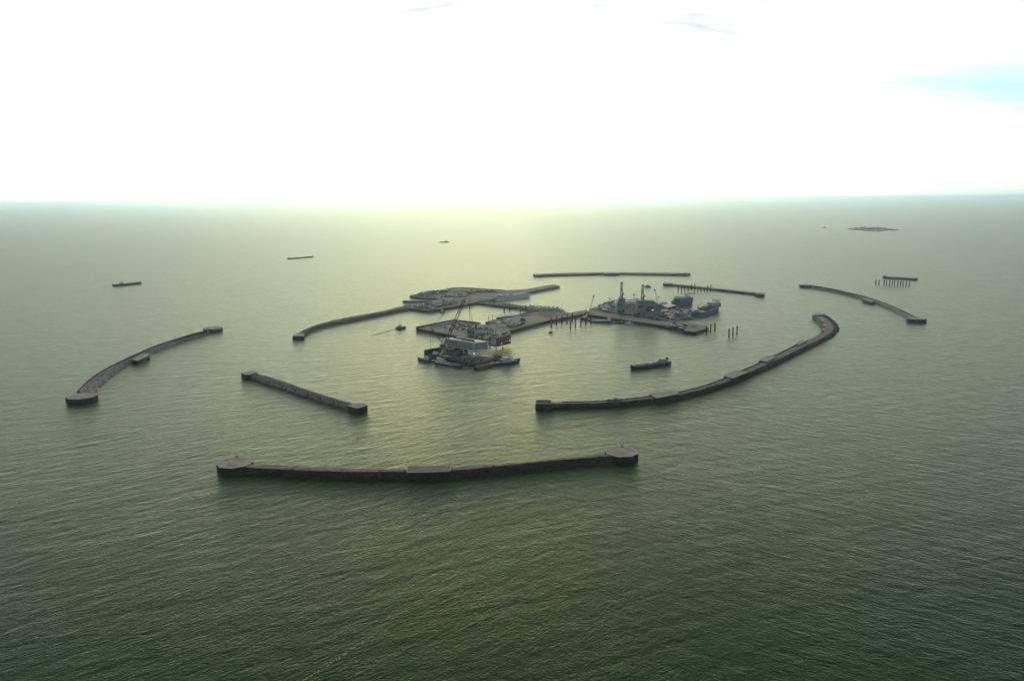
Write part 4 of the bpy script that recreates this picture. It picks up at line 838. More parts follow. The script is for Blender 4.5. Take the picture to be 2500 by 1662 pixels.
def b_excavator(e):
    for y in (-1.2, 1.2): MB().cbox(0, y, 4.6, .7, 0, 1).build('track', BLACK, e)
    MB().cbox(-.5, 0, 4, 2.8, 1.1, 2.6).build('machine_house', TAN, e); MB().cbox(.9, .8, 1.6, 1.2, 2.6, 3.6).build('cab', GREY, e)
    MB().tube((1.2, -.2, 2.2), (4.6, -.2, 5.6), .35, 5).build('boom', TAN, e); MB().tube((4.6, -.2, 5.6), (6.8, -.2, 1.6), .3, 5).build('dipper_arm', TAN, e)
    MB().cbox(6.7, -.2, 1.2, 1.4, .6, 1.6).build('bucket', BLACK, e)
def b_cabin(e):
    MB().cbox(0, 0, 9, 4, .3, 3.2).build('cabin_wall', WHITE, e); MB().cbox(0, 0, 9.5, 4.5, 3.21, 3.5).build('cabin_roof', PBLUE, e)
    for x in (-3, 0, 3): MB().cbox(x, -2.02, 1.4, .1, 1.4, 2.5).build('window', GLASS, e)
def b_tank(e):
    MB().tube((-4.5, 0, 2.2), (4.5, 0, 2.2), 1.7, 10).build('tank_shell', PBLUE, e)
    for x in (-3, 3): MB().cbox(x, 0, .6, 2.6, 0, .9).build('saddle', STEEL, e)
def b_skid(e):
    MB().cbox(0, 0, 8, 3.4, .2, .8).build('skid_base', NAVY, e); MB().cbox(-1.8, 0, 3, 2.6, .8, 3.6).build('machinery', NAVY, e); MB().cbox(2, .4, 2.6, 1.8, .8, 2.6).build('machinery', DKRED, e); MB().tube((.2, 0, .8), (.2, 0, 4.4), .4, 6).build('vent', STEEL, e)
PROT = {'container_w': ('container', b_container(WHITE)), 'container_b': ('container', b_container(BLUEH)), 'container_r': ('container', b_container(DKRED)), 'container_g': ('container', b_container(BGREY)), 'pipes': ('pipe_bundle', b_pipes),
        'truck': ('truck', b_truck), 'excavator': ('excavator', b_excavator), 'cabin': ('site_cabin', b_cabin), 'tank': ('storage_tank', b_tank), 'skid': ('equipment_skid', b_skid)}
DESC = {'container_w': ('white steel container', 'container'), 'container_b': ('dark blue steel container', 'container'), 'container_r': ('oxide red steel container', 'container'), 'container_g': ('blue-grey steel container', 'container'), 'pipes': ('bundle of dark steel pipes', 'pipe bundle'),
        'truck': ('grey dump truck with white cab', 'truck'), 'excavator': ('tan tracked excavator', 'excavator'), 'cabin': ('white site cabin', 'cabin'), 'tank': ('pale blue horizontal tank', 'tank'), 'skid': ('dark machinery skid', 'machinery')}
P_USED = {}
def put(kind, loc, rz, where, sc=1.0):
    nm, bf = PROT[kind]
    if kind not in P_USED: o_ = P_USED[kind] = proto(nm, bf)
    else: o_ = copy_tree(P_USED[kind])
    o_.location = loc; o_.rotation_euler = (0, 0, rz); o_.scale = (sc, sc, sc)
    d_, c_ = DESC[kind]; tag(o_, d_ + ' ' + where, c_, (c_ if c_ == 'machinery' else c_ + 's') + ' ' + where); return o_
def yard(reg, quad, nx, ny, kinds, where, z=HI, fill=.8, jit=.25, turn=0.0, seed=1, sc=(1.0, 1.3)):
    rng = random.Random(seed); q = [G(reg, u, v, z) for u, v in quad]; ax = (q[1] - q[0]); rz = math.atan2(ax.y, ax.x) + turn
    for j in range(ny):
        for i in range(nx):
            if rng.random() > fill: continue
            a, b_ = (i + .5 + rng.uniform(-jit, jit)) / nx, (j + .5 + rng.uniform(-jit, jit)) / ny
            p = q[0].lerp(q[1], a).lerp(q[3].lerp(q[2], a), b_)
            put(rng.choice(kinds), p, rz + rng.choice((0, 0, 0, math.pi / 2)) * (turn != 0) + rng.uniform(-.06, .06), where, rng.uniform(*sc))
yard('T2', [(560, 790), (880, 870), (1380, 640), (1010, 560)], 9, 12, ['pipes', 'pipes', 'pipes', 'container_w', 'container_b', 'container_r', 'skid', 'pipes', 'container_w'], 'in the drilling island pipe yard', HI + .06, .92, .2, 0.0, 3, (1.0, 1.5))
yard('T1', [(700, 940), (1240, 1010), (1330, 760), (1130, 740)], 9, 8, ['skid', 'container_b', 'container_g', 'pipes', 'skid', 'container_b', 'cabin'], 'beside the left drilling building', HI + .06, .85, .25, 0.0, 5, (1.0, 1.5))
yard('C', [(480, 455), (1330, 588), (1440, 580), (560, 440)], 22, 2, ['skid', 'pipes', 'container_g', 'container_b', 'skid'], 'along the drilling island kerb', HI + .06, .85, .3, 0.0, 7, (1.1, 1.7))
yard('C', [(1470, 672), (1615, 692), (1630, 640), (1500, 612)], 4, 6, ['pipes', 'container_w', 'pipes', 'skid', 'container_b'], 'at the right end of the drilling quay', HI + .4, .9, .15, 0.0, 9, (1.0, 1.5))
yard('C', [(600, 335), (860, 300), (1220, 312), (1250, 330)], 14, 1, ['skid', 'container_b', 'skid'], 'on the drilling island back edge', HI + .06, .85, .2, 0.0, 11, (1.6, 2.6))
yard('L', [(350, 415), (640, 458), (1000, 370), (640, 345)], 10, 10, ['skid', 'container_g', 'truck', 'skid', 'pipes', 'excavator', 'pipes', 'container_b'], 'on the western island gravel', HI + .5, .5, .4, 0.4, 13, (1.1, 1.7))
yard('L', [(800, 360), (1120, 372), (1060, 320), (800, 310)], 5, 5, ['skid', 'excavator', 'container_r', 'truck', 'skid'], 'in the western island machine park', HI + .06, .7, .35, 0.3, 15, (1.2, 1.9))
yard('L', [(600, 262), (1240, 255), (1200, 222), (900, 215)], 12, 4, ['skid', 'container_g', 'truck', 'pipes'], 'mid western island', HI + .06, .5, .4, 0.2, 17, (1.2, 1.8))
yard('L', [(330, 225), (740, 215), (1020, 125), (700, 145)], 16, 6, ['skid', 'container_g', 'pipes', 'skid', 'container_w', 'container_b'], 'on the western island stockpile', HI + 2, .5, .4, 0.3, 19, (1.0, 1.7))
yard('L', [(1380, 168), (1740, 172), (1760, 150), (1420, 146)], 10, 2, ['container_r', 'truck', 'container_r', 'skid', 'pipes'], 'right of the western red frames', HI + .06, .75, .3, 0.2, 21, (1.1, 1.6))
yard('B', [(520, 700), (900, 745), (1080, 690), (850, 650)], 9, 5, ['skid', 'container_b', 'pipes', 'skid', 'truck'], 'inside the walled basin', HI + .06, .42, .4, 0.2, 23, (1.1, 1.6))
yard('O', [(480, 650), (800, 570), (780, 535), (520, 600)], 9, 3, ['skid', 'excavator', 'truck', 'pipes', 'container_r', 'skid'], 'beside the central quay road', HI + .3, .75, .3, 0.2, 25, (1.0, 1.4))
yard('O', [(60, 640), (330, 560), (560, 480), (300, 500)], 6, 3, ['container_w', 'skid', 'truck', 'pipes'], 'behind the spud barge', HI + .06, .5, .3, 0.2, 27, (1.0, 1.4))
yard('I', [(1360, 360), (1640, 300), (1520, 170), (1260, 190)], 7, 4, ['skid', 'container_g', 'skid', 'pipes', 'container_b', 'container_r'], 'beside the process plant', HI + .06, .75, .3, 0.2, 33, (.9, 1.4))
yard('M', [(960, 305), (1280, 326), (1400, 308), (1090, 288)], 16, 5, ['container_w', 'container_g', 'container_b', 'skid'], 'on the small far island', 6.1, .6, .3, 0.2, 29, (1.6, 2.4))
for (u, v, k, s_, rz) in ((760, 492, 'skid', 1.8, .2), (430, 578, 'excavator', 1.6, .8), (360, 608, 'container_w', 1.6, .35)):
    put(k, G('O', u, v, HI + .06), rz, {'skid': 'alone on the open fill of the central island', 'excavator': 'standing by a white container on the central island', 'container_w': 'lying by an excavator on the central island'}[k], s_)
# red frames on the western island
for i, (u, v) in enumerate(((1275, 205), (1305, 200), (1335, 196), (1362, 192), (1290, 214), (1345, 208))):
    e = empty('steel_frame', G('L', u, v, HI), .4, 'open red steel frame on the western island', 'steel frame', 'red frames on the western island')
    for x in (-3.5, 3.5):
        m_ = MB(); 
        for y in (-3, 3): m_.tube((x, y, 0), (x, y, 9), .4, 4)
        m_.tube((x, -3, 9), (x, 3, 9), .4, 4); m_.build('frame_post', RED, e)
    m_ = MB()
    for y in (-3, 3):
        for z_ in (4.5, 9): m_.tube((-3.5, y, z_), (3.5, y, z_), .4, 4)
    m_.build('frame_beam', RED, e); MB().cbox(0, 0, 6.4, 5.4, 4.6, 5.0).build('frame_deck', RED, e)

def spread_labels():
    gr = {}
    for o in bpy.data.objects:
        if o.parent is None and 'group' in o and 'label' in o and o.name.split('.')[0] in {v[0] for v in PROT.values()} | {'steel_frame', 'floodlight', 'junction_cabinet'}: gr.setdefault(o['label'], []).append(o)
    def ix(o):
        d = o.location - Vector((0, 0, CAM_H)); return d.dot(_r) / d.dot(_f)
    for lab, os_ in gr.items():
        n = len(os_)
        if not 2 <= n <= 9: continue
        os_.sort(key=ix)
        for i, o in enumerate(os_):
            o['label'] = lab + (', leftmost' if i == 0 else ', rightmost' if i == n - 1 else ', %s from left' % ORD[i])
# ------------------------------------------------------------------ the crane barge with its living quarters
DK = 6.5
A0, A1 = G('I', 212, 792), G('I', 1250, 985)
d1 = (A1 - A0); d1.z = 0; LA = d1.length; d1.normalize(); d2 = Vector((-d1.y, d1.x, 0))
A2, A3 = A1 + d2 * 62, A0 + d2 * 62
og = (A0 + A1 + A2 + A3) / 4; og.z = 0
e = empty('construction_barge', og, 0, 'large dark construction barge under the white living quarters block', 'barge')
MB().prism([A0, A1, A2, A3], -2, DK).build('hull', NAVY, e, og)
MB().prism(inset([Vector((p.x, p.y, DK)) for p in (A0, A1, A2, A3)], 1.2), DK - .2, DK + .1).build('deck', mat('barge_deck', (.075, .06, .08), (.04, .035, .055), .15, .8), e, og)
wl = MB()
crest_wall(e, og, [A0.lerp(A3, t) for t in (0.02, .25, .5, .75, .98)], 1.4, DK, DK + 9, 'bulwark', NAVY)
crest_wall(e, og, [A3.lerp(A2, t) for t in (0.01, .1, .2, .3, .42)], 1.4, DK, DK + 9, 'bulwark', NAVY)
def ob(u, w): return A0 + d1 * u + d2 * w               # a spot on the barge: metres along its near edge, metres back
def block(parent, name, u, w, lu, lw, z0, z1, m):
    p = ob(u, w); rz = math.atan2(d1.y, d1.x)
    return MB().cbox(p.x, p.y, lu, lw, z0, z1, rz).build(name, m, parent, og)
# red deck houses, machinery and stores on the barge: each its own thing
RZ = math.atan2(d1.y, d1.x)
def store(name, label, cat, u, w, z0=DK + .1):
    p = ob(u, w); return empty(name, (p.x, p.y, z0), RZ, label, cat)
e = store('deck_house', 'dark red deck house behind the tall bulwark at the barge left end', 'deck house', 20, 44)
MB().cbox(0, 0, 26, 14, 0, 8).build('house_wall', DKRED, e); MB().cbox(0, 0, 27, 15, 8.01, 8.4).build('house_roof', mat('faded_red_roof', (.32, .17, .17), (.22, .1, .11), .15, .8), e)
for i in range(5): MB().cbox(-10 + i * 5, -7.03, 2.2, .12, 4, 5.6).build('window', GLASS, e)
e = store('deck_house', 'low dark red plant house at the foot of the big crane', 'deck house', 42, 34)
MB().cbox(0, 0, 18, 16, 0, 5).build('house_wall', DKRED, e); MB().cbox(0, 0, 18.6, 16.6, 5.01, 5.3).build('house_roof', DKRED, e); MB().cbox(3, 2, 4, 4, 5.3, 8).build('vent_house', RED, e)
e = store('storage_tent', 'white ridge tent near the left end of the crane barge', 'tent', 16, 16)
MB().add([(-6, -4, 0), (6, -4, 0), (6, 4, 0), (-6, 4, 0), (-6, -4, 3), (6, -4, 3), (6, 4, 3), (-6, 4, 3), (-6, 0, 6), (6, 0, 6)], [(0, 1, 5, 4), (2, 3, 7, 6), (4, 5, 9, 8), (6, 7, 8, 9), (0, 4, 8, 7, 3), (1, 2, 6, 9, 5)]).build('tent_cover', WHITE, e)
MB().tube((-6.3, 0, 6.05), (6.3, 0, 6.05), .15, 4).build('ridge_pole', GREY, e)
e = store('lattice_boom_stack', 'pale stack of lattice crane sections standing on the barge deck', 'crane sections', 42, 10)
mb = lattice(MB(), (-8, 0, 1), (2, 0, 13), 3, .35, .22, 2); mb.build('lattice_section', WHITE, e); lattice(MB(), (8, 1, 1), (1, 1, 12), 3, .35, .22, 2).build('lattice_section', GREY, e)
e = store('site_cabin', 'white cabin beside the lattice crane sections on the barge', 'cabin', 56, 8)
MB().cbox(0, 0, 8, 4, 0, 3.4).build('cabin_wall', WHITE, e); MB().cbox(0, 0, 8.6, 4.6, 3.41, 3.8).build('cabin_roof', WHITE, e); MB().cbox(0, -2.03, 5, .1, 1.4, 2.6).build('window', GLASS, e)
e = store('winch_house', 'tan box-shaped winch house at the near right corner of the crane barge', 'winch house', LA - 14, 12)
MB().cbox(0, 0, 11, 8, 0, 10).build('house_wall', TAN, e); MB().cbox(0, 0, 11.6, 8.6, 10.01, 10.4).build('house_roof', TAN, e)
for x in (-3.4, 0, 3.4): MB().cbox(x, -4.04, 1.6, .12, 1, 8).build('panel', STEEL, e)
e = store('winch_house', 'lower tan and brown winch frame left of the tan winch house', 'winch house', LA - 32, 10)
for x in (-5, 5): MB().cbox(x, 0, 1, 7, 0, 7).build('frame_side', TAN, e)
MB().cbox(0, 0, 11.4, 7.4, 7.01, 7.6).build('frame_top', TAN, e); MB().tube((-4.4, 0, 3.4), (4.4, 0, 3.4), 2.2, 10).build('drum', STEEL, e)
e = store('lamp_globe', 'lit white lamp above the tan winch house', 'lamp', LA - 17, 17)
MB().tube((0, 0, 0), (0, 0, 14), .2, 5).build('lamp_post', STEEL, e); MB().cbox(0, 0, .8, .8, 14, 14.8).build('lamp_head', LAMP, e)
rng = random.Random(77); WH = 'on the crane barge deck'
for i in range(80):
    u, w = rng.uniform(8, LA - 8), rng.uniform(3, 30)
    p = ob(u, w); put(rng.choice(['skid', 'pipes', 'container_r', 'skid', 'skid', 'container_b', 'container_g', 'tank']), (p.x, p.y, DK + .1), RZ + rng.choice((0, 1.57)), WH, rng.uniform(.5, .85))

# living quarters block on legs
P0 = G('I', 1232, 748, DK); ZB, ZT = GH('I', 1232, 640, P0), GH('I', 1232, 492, P0)
P0 = Vector((P0.x, P0.y, 0)); P1 = G('I', 612, 392, ZT); P2 = G('I', 1545, 458, ZT); P1.z = P2.z = 0
P3 = P1 + P2 - P0; lg = (P0 + P1 + P2 + P3) / 4
e = empty('living_quarters', (lg.x, lg.y, ZB), 0, 'white four-storey living quarters block on steel legs above the crane barge', 'building')
lg = Vector((lg.x, lg.y, ZB))
f4 = lambda k: [lg + (p - Vector((lg.x, lg.y, 0))) * k + Vector((0, 0, -lg.z)) for p in (P0, P2, P3, P1)]
nf = 4; fh = (ZT - ZB) / nf
for i in range(nf):
    zf = ZB + i * fh
    k = 1.0 - .012 * i
    MB().prism(f4(k * .955), zf, zf + fh * .98).build('storey_wall', NAVY, e, lg)
    MB().prism(f4(k), zf + .01, zf + fh * .40).build('balcony_front', mat('balcony_paint', (.82, .88, .92), (.68, .76, .82), .1, .6), e, lg)
    wq = f4(k * .958); win = MB()
    for a, b_ in ((wq[0], wq[1]), (wq[3], wq[0])):
        n = int((b_ - a).length / 4); dd = (b_ - a).normalized()
        for j in range(n):
            c_ = a.lerp(b_, (j + .5) / n); win.cbox(c_.x, c_.y, 2.0, .5, zf + fh * .5, zf + fh * .85, math.atan2(dd.y, dd.x))
    win.build('windows', GLASS, e, lg)['kind'] = 'stuff'
MB().prism(f4(.98), ZT, ZT + .8).build('roof', mat('cream_roof', (.88, .85, .77), (.80, .76, .67), .08, .6), e, lg)
rf = f4(1.0); sd = (rf[1] - rf[0]); ld = (rf[3] - rf[0])
for s_, t0, t1 in ((.33, .12, .55), (.62, .3, .8), (.5, .62, .9)):
    a, b_ = rf[0] + sd * s_ + ld * t0, rf[0] + sd * s_ + ld * t1; c_ = (a + b_) / 2
    MB().cbox(c_.x, c_.y, (b_ - a).length, 3, ZT + .8, ZT + 2.6, math.atan2(ld.y, ld.x)).build('roof_duct', mat('brown_duct', (.12, .08, .06), (.08, .055, .045), .2, .8), e, lg)
lgm = MB()
for a in (.04, .35, .65, .96):
    for b_ in (.05, .5, .95):
        p = rf[0] + sd * b_ + ld * a
        MB().tube((p.x, p.y, DK + .1), (p.x, p.y, ZB), .8, 6).build('support_leg', PBLUE, e, lg)
for a, b_ in ((.04, .35), (.35, .65), (.65, .96)):
    p, q = rf[0] + ld * a, rf[0] + ld * b_
    MB().tube((p.x, p.y, ZB), (q.x, q.y, DK + .1), .5, 5).build('brace', PBLUE, e, lg)
for b_, c_ in ((.05, .5), (.95, .5)):
    p, q = rf[0] + sd * b_, rf[0] + sd * c_
    MB().tube((p.x, p.y, ZB), (q.x, q.y, DK + .1), .6, 5).build('brace', PBLUE, e, lg)
# stair towers at the ends
for p in (rf[0].lerp(rf[1], .0), rf[0].lerp(rf[3], 1.0)):
    for i in range(nf):
        MB().cbox(p.x, p.y, 5, 5, ZB + i * fh + .3, ZB + i * fh + fh * .45, RZ).build('stair_landing', PBLUE, e, lg)
    MB().tube((p.x, p.y, ZB), (p.x, p.y, ZT + 1), .5, 5).build('stair_post', PBLUE, e, lg)

# jack-up block with dark red walls
J0 = G('I', 1695, 632, 0); zb, zt = GH('I', 1695, 566, J0), GH('I', 1695, 352, J0)
J0 = G('I', 1700, 566, zb); J1 = G('I', 1545, 535, zb); J2 = G('I', 2003, 492, zb)
JP = [J0, J0.lerp(J2, .97), J2 + Vector((0, 6, 0)), J1 + J2 - J0, J1]
jg = sum(JP, Vector()) / 5; jg.z = 0; e = empty('jackup_platform', jg, 0, 'dark red jack-up platform on thin legs right of the living quarters', 'platform')
MB().prism(JP, zb, zb + 4).build('jackup_hull', DKRED, e, jg)
JI = [jg + (p - Vector((jg.x, jg.y, zb))) * .96 + Vector((0, 0, zb - 0)) for p in JP]; JI = [Vector((p.x, p.y, 0)) for p in JI]
MB().prism(JI, zb + 4.01, zt - 3).build('red_cladding', RED if False else mat('maroon_cladding', (.30, .035, .045), (.17, .03, .045), .12, .65), e, jg)
ql, qr = J0.lerp(J1, .66), J0.lerp(J1, .02); ql2, qr2 = J0.lerp(J1, .66), J0.lerp(J1, .04); cpn = (ql + qr) / 2
dn = Vector((-(J1 - J0).y, (J1 - J0).x, 0)).normalized(); dn = dn if dn.y < 0 else -dn
zp0, zp1 = GH('I', 1650, 512, cpn), GH('I', 1650, 392, cpn)
wp = MB().cbox(cpn.x + dn.x * .6, cpn.y + dn.y * .6, (qr - ql).length, .8, zp0, zp1, math.atan2((J1 - J0).y, (J1 - J0).x)).build('white_panel', PBLUE, e, jg)
rl = MB()
for a, b_ in zip(JP, JP[1:] + JP[:1]):
    for zz in (zt - 2, zt - 1): rl.tube((a.x, a.y, zz), (b_.x, b_.y, zz), .22, 4)
    n = max(2, int((b_ - a).length / 5))
    for j in range(n): p = a.lerp(b_, j / n); rl.tube((p.x, p.y, zb + 4), (p.x, p.y, zt - 1), .22, 4)
rl.build('railing', WHITE, e, jg)['kind'] = 'stuff'
MB().prism([Vector((p.x, p.y, 0)) for p in inset([Vector((p.x, p.y, 0)) for p in JP], 1.5)], zt - 2.98, zt - 2.6).build('upper_deck', mat('rust_deck', (.30, .2, .18), (.2, .13, .12), .1, .8), e, jg)
for (u, v) in ((1695, 640), (1832, 622), (1570, 600)):
    p = G('I', u, v, 0); MB().tube((p.x, p.y, -3), (p.x, p.y, zb), 1.1, 8).build('jackup_leg', BLACK, e, jg)
for (u, v0, v1) in ((1636, 330, 215), (1692, 330, 205)):
    yb = jg.y + 4; p, q = PY('I', u, v0, yb), PY('I', u, v1, yb)
    MB().tube((p.x, p.y, zt - 3), q, 1.0, 8).build('exhaust_stack', STEEL, e, jg)
for k, (a, s_) in enumerate(((.2, 5), (.45, 6), (.7, 5), (.9, 4))):
    p = JP[4].lerp(JP[2], a); MB().cbox(p.x, p.y, s_ * 1.4, s_, zt - 2.6, zt + 1 + k % 2 * 1.6, RZ).build('deck_module', (BGREY, WHITE, DKRED, PBLUE)[k], e, jg)
for (u, v) in ((1978, 430), (1805, 496)):
    p = PY('I', u, v, (J0.lerp(J2, .3 if u < 1900 else .95)).y - 1.2); f_ = empty('floodlight', p, 0, 'lit white floodlight on the dark red jack-up platform, %s' % ('lower middle' if u < 1900 else 'right end'), 'lamp')
    MB().cbox(0, .5, 1.4, .5, -.7, .7).build('lamp_housing', BLACK, f_); MB().cbox(0, .1, .9, .25, -.4, .4).build('lamp_glass', LAMP, f_)

# process plant behind the living quarters, on the quay corner
q0 = G('I', 1250, 392, HI); pg = Vector((q0.x, q0.y, HI)); e = empty('process_plant', pg, RZ, 'tangle of blue-grey vessels, columns and pipes behind the living quarters', 'plant')
rng = random.Random(31)
MB().cbox(0, 10, 58, 26, 0.1, 1.2).build('plant_base', STEEL, e)
for i in range(7):
    MB().tube((-26 + i * 8.6, -2, 0), (-26 + i * 8.6, -2, 16), .45, 5).build('rack_column', NAVY, e); MB().tube((-26 + i * 8.6, 14, 0), (-26 + i * 8.6, 14, 18), .45, 5).build('rack_column', NAVY, e)
for zz in (6, 11, 16): MB().cbox(0, 6, 56, 18, zz, zz + .5).build('rack_floor', BGREY, e)
for i, (x, y, r_, h_, m_) in enumerate(((-18, 4, 2.2, 27, BGREY), (-12, 8, 1.6, 24, PBLUE), (-6, 2, 2.6, 23, BGREY), (-24, 9, 1.4, 21, NAVY), (1, 9, 1.2, 25, PBLUE), (-9, 14, 1.8, 28, STEEL))):
    MB().tube((x, y, 1.2), (x, y, h_), r_, 10).build('column', m_, e); MB().tube((x, y, h_), (x, y, h_ + 1.2), r_, 10, .3).build('column_head', WHITE, e)
for i, (x, z_) in enumerate(((8, 14), (17, 14))):
    MB().tube((x, -1, z_), (x, 9, z_), 4.2, 14).build('drum_vessel', PBLUE, e)
for i in range(48):
    x, y, z_ = rng.uniform(-27, 26), rng.uniform(-2, 15), rng.choice((1.2, 6.5, 11.5, 16.5)); s_ = rng.uniform(1.6, 4)
    MB().cbox(x, y, s_ * 1.3, s_, z_, z_ + rng.uniform(2, 4.2)).build('plant_unit', rng.choice((BGREY, WHITE, NAVY, PBLUE, DKRED, STEEL)), e)
for i in range(22):
    x, y = rng.uniform(-25, 20), rng.uniform(-2, 14); z_ = rng.uniform(4, 20)
    MB().tube((x, y, z_), (x + rng.uniform(4, 14), y, z_), .4, 5).build('pipe', rng.choice((WHITE, PBLUE, STEEL)), e)
p = G('I', 1145, 330, HI); e = empty('vent_stack', p, 0, 'tall dark vent stack rising above the process plant', 'stack'); h_ = GH('I', 1140, 100, p) - HI
MB().tube((0, 0, 0), (0, 0, h_), 1.2, 8, .8).build('stack_shaft', NAVY, e); lattice(MB(), (0, 0, 0), (0, 0, h_ * .7), 5, .3, .18, 3).build('stack_frame', NAVY, e); MB().cbox(0, 0, 4, 4, h_ * .86, h_ * .88).build('stack_platform', STEEL, e)
# conveyor / gangway from plant to island
a, b_ = G('I', 1190, 190, HI), G('I', 1480, 120, HI); c_ = (a + b_) / 2; e = empty('gangway', c_, 0, 'long pale gangway slanting from the plant onto the central island', 'gangway')
mm = MB(); mm.tube(a + Vector((0, 0, 6)), b_ + Vector((0, 0, 2)), 1.1, 4); mm.build('gangway_deck', WHITE, e, c_)
for t in (.1, .5, .9): p = a.lerp(b_, t); MB().tube(p, p + Vector((0, 0, 6 - 4 * t)), .4, 5).build('gangway_support', STEEL, e, c_)

# ------------------------------------------------------------------ the big derrick crane
fb_ = ob(30, 30); yb = fb_.y
foot = PY('I', 640, 520, yb); tip = PY('J', 1500, 350, yb); jib = PY('J', 1625, 158, yb); top = PY('J', 560, 1092, yb)
cg_ = Vector((foot.x, foot.y, DK + .1)); e = empty('derrick_crane', cg_, 0, 'tall lattice-boom derrick crane leaning right over the living quarters block', 'crane')
rel = lambda p: p - cg_
MB().cbox(0, 0, 13, 11, 0, 4).build('crane_base', DKRED, e); MB().tube((0, 0, 4), (0, 0, rel(foot).z - .5), 3.4, 12).build('pedestal', BGREY, e); MB().cbox(-4, 0, 12, 7, rel(foot).z - 3, rel(foot).z + 2).build('machine_house', RED, e); MB().cbox(3.5, -4.4, 3, 2, rel(foot).z - 2, rel(foot).z + 1.4).build('cab', WHITE, e)
bd = rel(tip) - rel(foot); nseg = 5
for i in range(nseg):
    a, b_ = rel(foot) + bd * (i / nseg), rel(foot) + bd * ((i + .97) / nseg)
    lattice(MB(), a, b_, 4.6, .85, .22, 4.6, 3).build('boom_section', (BGREY, DKRED, NAVY, BGREY, BLACK)[i], e)
lattice(MB(), rel(tip), rel(jib), 2.4, .36, .18, 1.2, 6).build('jib', GREY, e)
MB().cbox(rel(jib).x, 0, 2.4, 2.4, rel(jib).z - 1, rel(jib).z + 1.4).build('jib_head', BLACK, e)
lattice(MB(), rel(foot) + Vector((-3, 0, 1)), rel(top), 1.8, .2, .12, 1.0).build('back_mast', STEEL, e)
MB().tube(rel(top), rel(jib), .32, 4).build('pendant', STEEL, e); MB().tube(rel(top), rel(tip), .2, 4).build('pendant', STEEL, e)
MB().cbox(rel(top).x + 3, 0, 10, 5, rel(top).z - 12, rel(top).z - 7.5).build('counterweight_tray', DKRED, e)
for dx in (-1, 7):
    MB().tube(rel(top), (rel(top).x + dx, 0, rel(top).z - 7.5), .18, 4).build('tray_rope', BLACK, e)
MB().tube((rel(top).x + .3, 0, rel(top).z - 12), (rel(top).x + .3, 0, 6), .3, 4).build('backstay', BLACK, e); MB().tube((rel(top).x + 5, 0, rel(top).z - 12), (rel(top).x + 4, 6, 5), .2, 4).build('backstay', BLACK, e)
hk = PY('J', 1632, 560, yb); MB().tube(rel(jib), rel(hk), .5, 5).build('hoist_rope', BLACK, e); MB().cbox(rel(hk).x + .6, 0, 1.6, 1.6, rel(hk).z - 5, rel(hk).z).build('hook_block', BLACK, e)
h2_ = rel(hk) + Vector((.6, 0, -5))
for (u, v) in ((1634, 950), (1730, 950)): MB().tube(h2_, rel(PY('J', u, v, yb)), .3, 4).build('sling', BLACK, e)
sp0, sp1 = rel(PY('J', 1634, 950, yb)), rel(PY('J', 1730, 950, yb)); MB().tube(sp0, sp1, .5, 5).build('spreader_bar', BLACK, e)

# ------------------------------------------------------------------ vessels around the crane barge
ship('tugboat', 'dark tug with white fittings at the left end of the crane barge', 'boat', W0('I', 478, 885), W0('I', 84, 842), 11, 3.0, 'tug', NAVY, DECK, 2.2, None, BLACK,
     [('house', 'wheelhouse', WHITE, (-.1, .2, -.6, .6, 0, 3.6)), ('house', 'bridge', WHITE, (-.02, .13, -.45, .45, 4, 6.4)), ('box', 'funnel', NAVY, (-.2, -.13, -.35, .35, 0, 5.6)), ('mast', 'mast', BLACK, (.05, 0, 6.7, 11)), ('box', 'life_raft', WHITE, (.24, .28, -.3, .1, .4, 1.7)), ('box', 'deck_cargo', WHITE, (-.4, -.26, -.4, .4, 0, 1.4))])
ship('workboat', 'pale-decked workboat along the near side of the crane barge', 'boat', W0('I', 470, 908), W0('I', 1022, 1000), 14, 3.4, 'ship', NAVY, BGREY, 2.4, None, NAVY,
     [('house', 'wheelhouse', PBLUE, (-.47, -.2, -.75, .75, 0, 3.6)), ('house', 'bridge', PBLUE, (-.42, -.26, -.6, .6, 4, 6.6)), ('box', 'side_walk', PBLUE, (-.48, .22, -1.0, -.9, .2, 1.3)), ('box', 'deck_cargo', WHITE, (-.12, -.05, -.4, .2, 0, 2)), ('box', 'deck_cargo', GREY, (.0, .1, -.4, .4, 0, 2.6)), ('cyl', 'deck_tank', WHITE, (-.1, .06, .55, 1.2, 1.1)),
      ('box', 'life_raft', WHITE, (.2, .25, -.5, .1, 0, 1.6)), ('box', 'bow_hatch', WHITE, (.3, .38, -.2, .1, .8, 2)), ('mast', 'mast', GREY, (-.34, 0, 7, 12)), ('post', 'capstan', STEEL, (.12, .5, 0, 4, .5)), ('house', 'deck_house', PBLUE, (-.46, -.34, -.5, .5, 7, 8.4))])
ship('barge', 'dark red barge with a pointed near bow in front of the tan winch house', 'barge', W0('I', 1712, 925), W0('I', 1240, 1045), 18, 3.6, 'tug', DKRED, DKRED, 1.6, None, DKRED,
     [('box', 'deck_cargo', DKRED, (-.05, .12, -.5, .5, 0, 2.4)), ('box', 'deck_cargo', TAN, (-.38, -.16, -.5, .2, 0, 1.6)), ('box', 'life_raft', WHITE, (-.44, -.34, -.6, -.35, .4, 1.6)), ('post', 'capstan', STEEL, (.3, 0, 0, 4, .6)), ('box', 'winch_house', STEEL, (.16, .26, -.3, .4, 0, 2.6))])
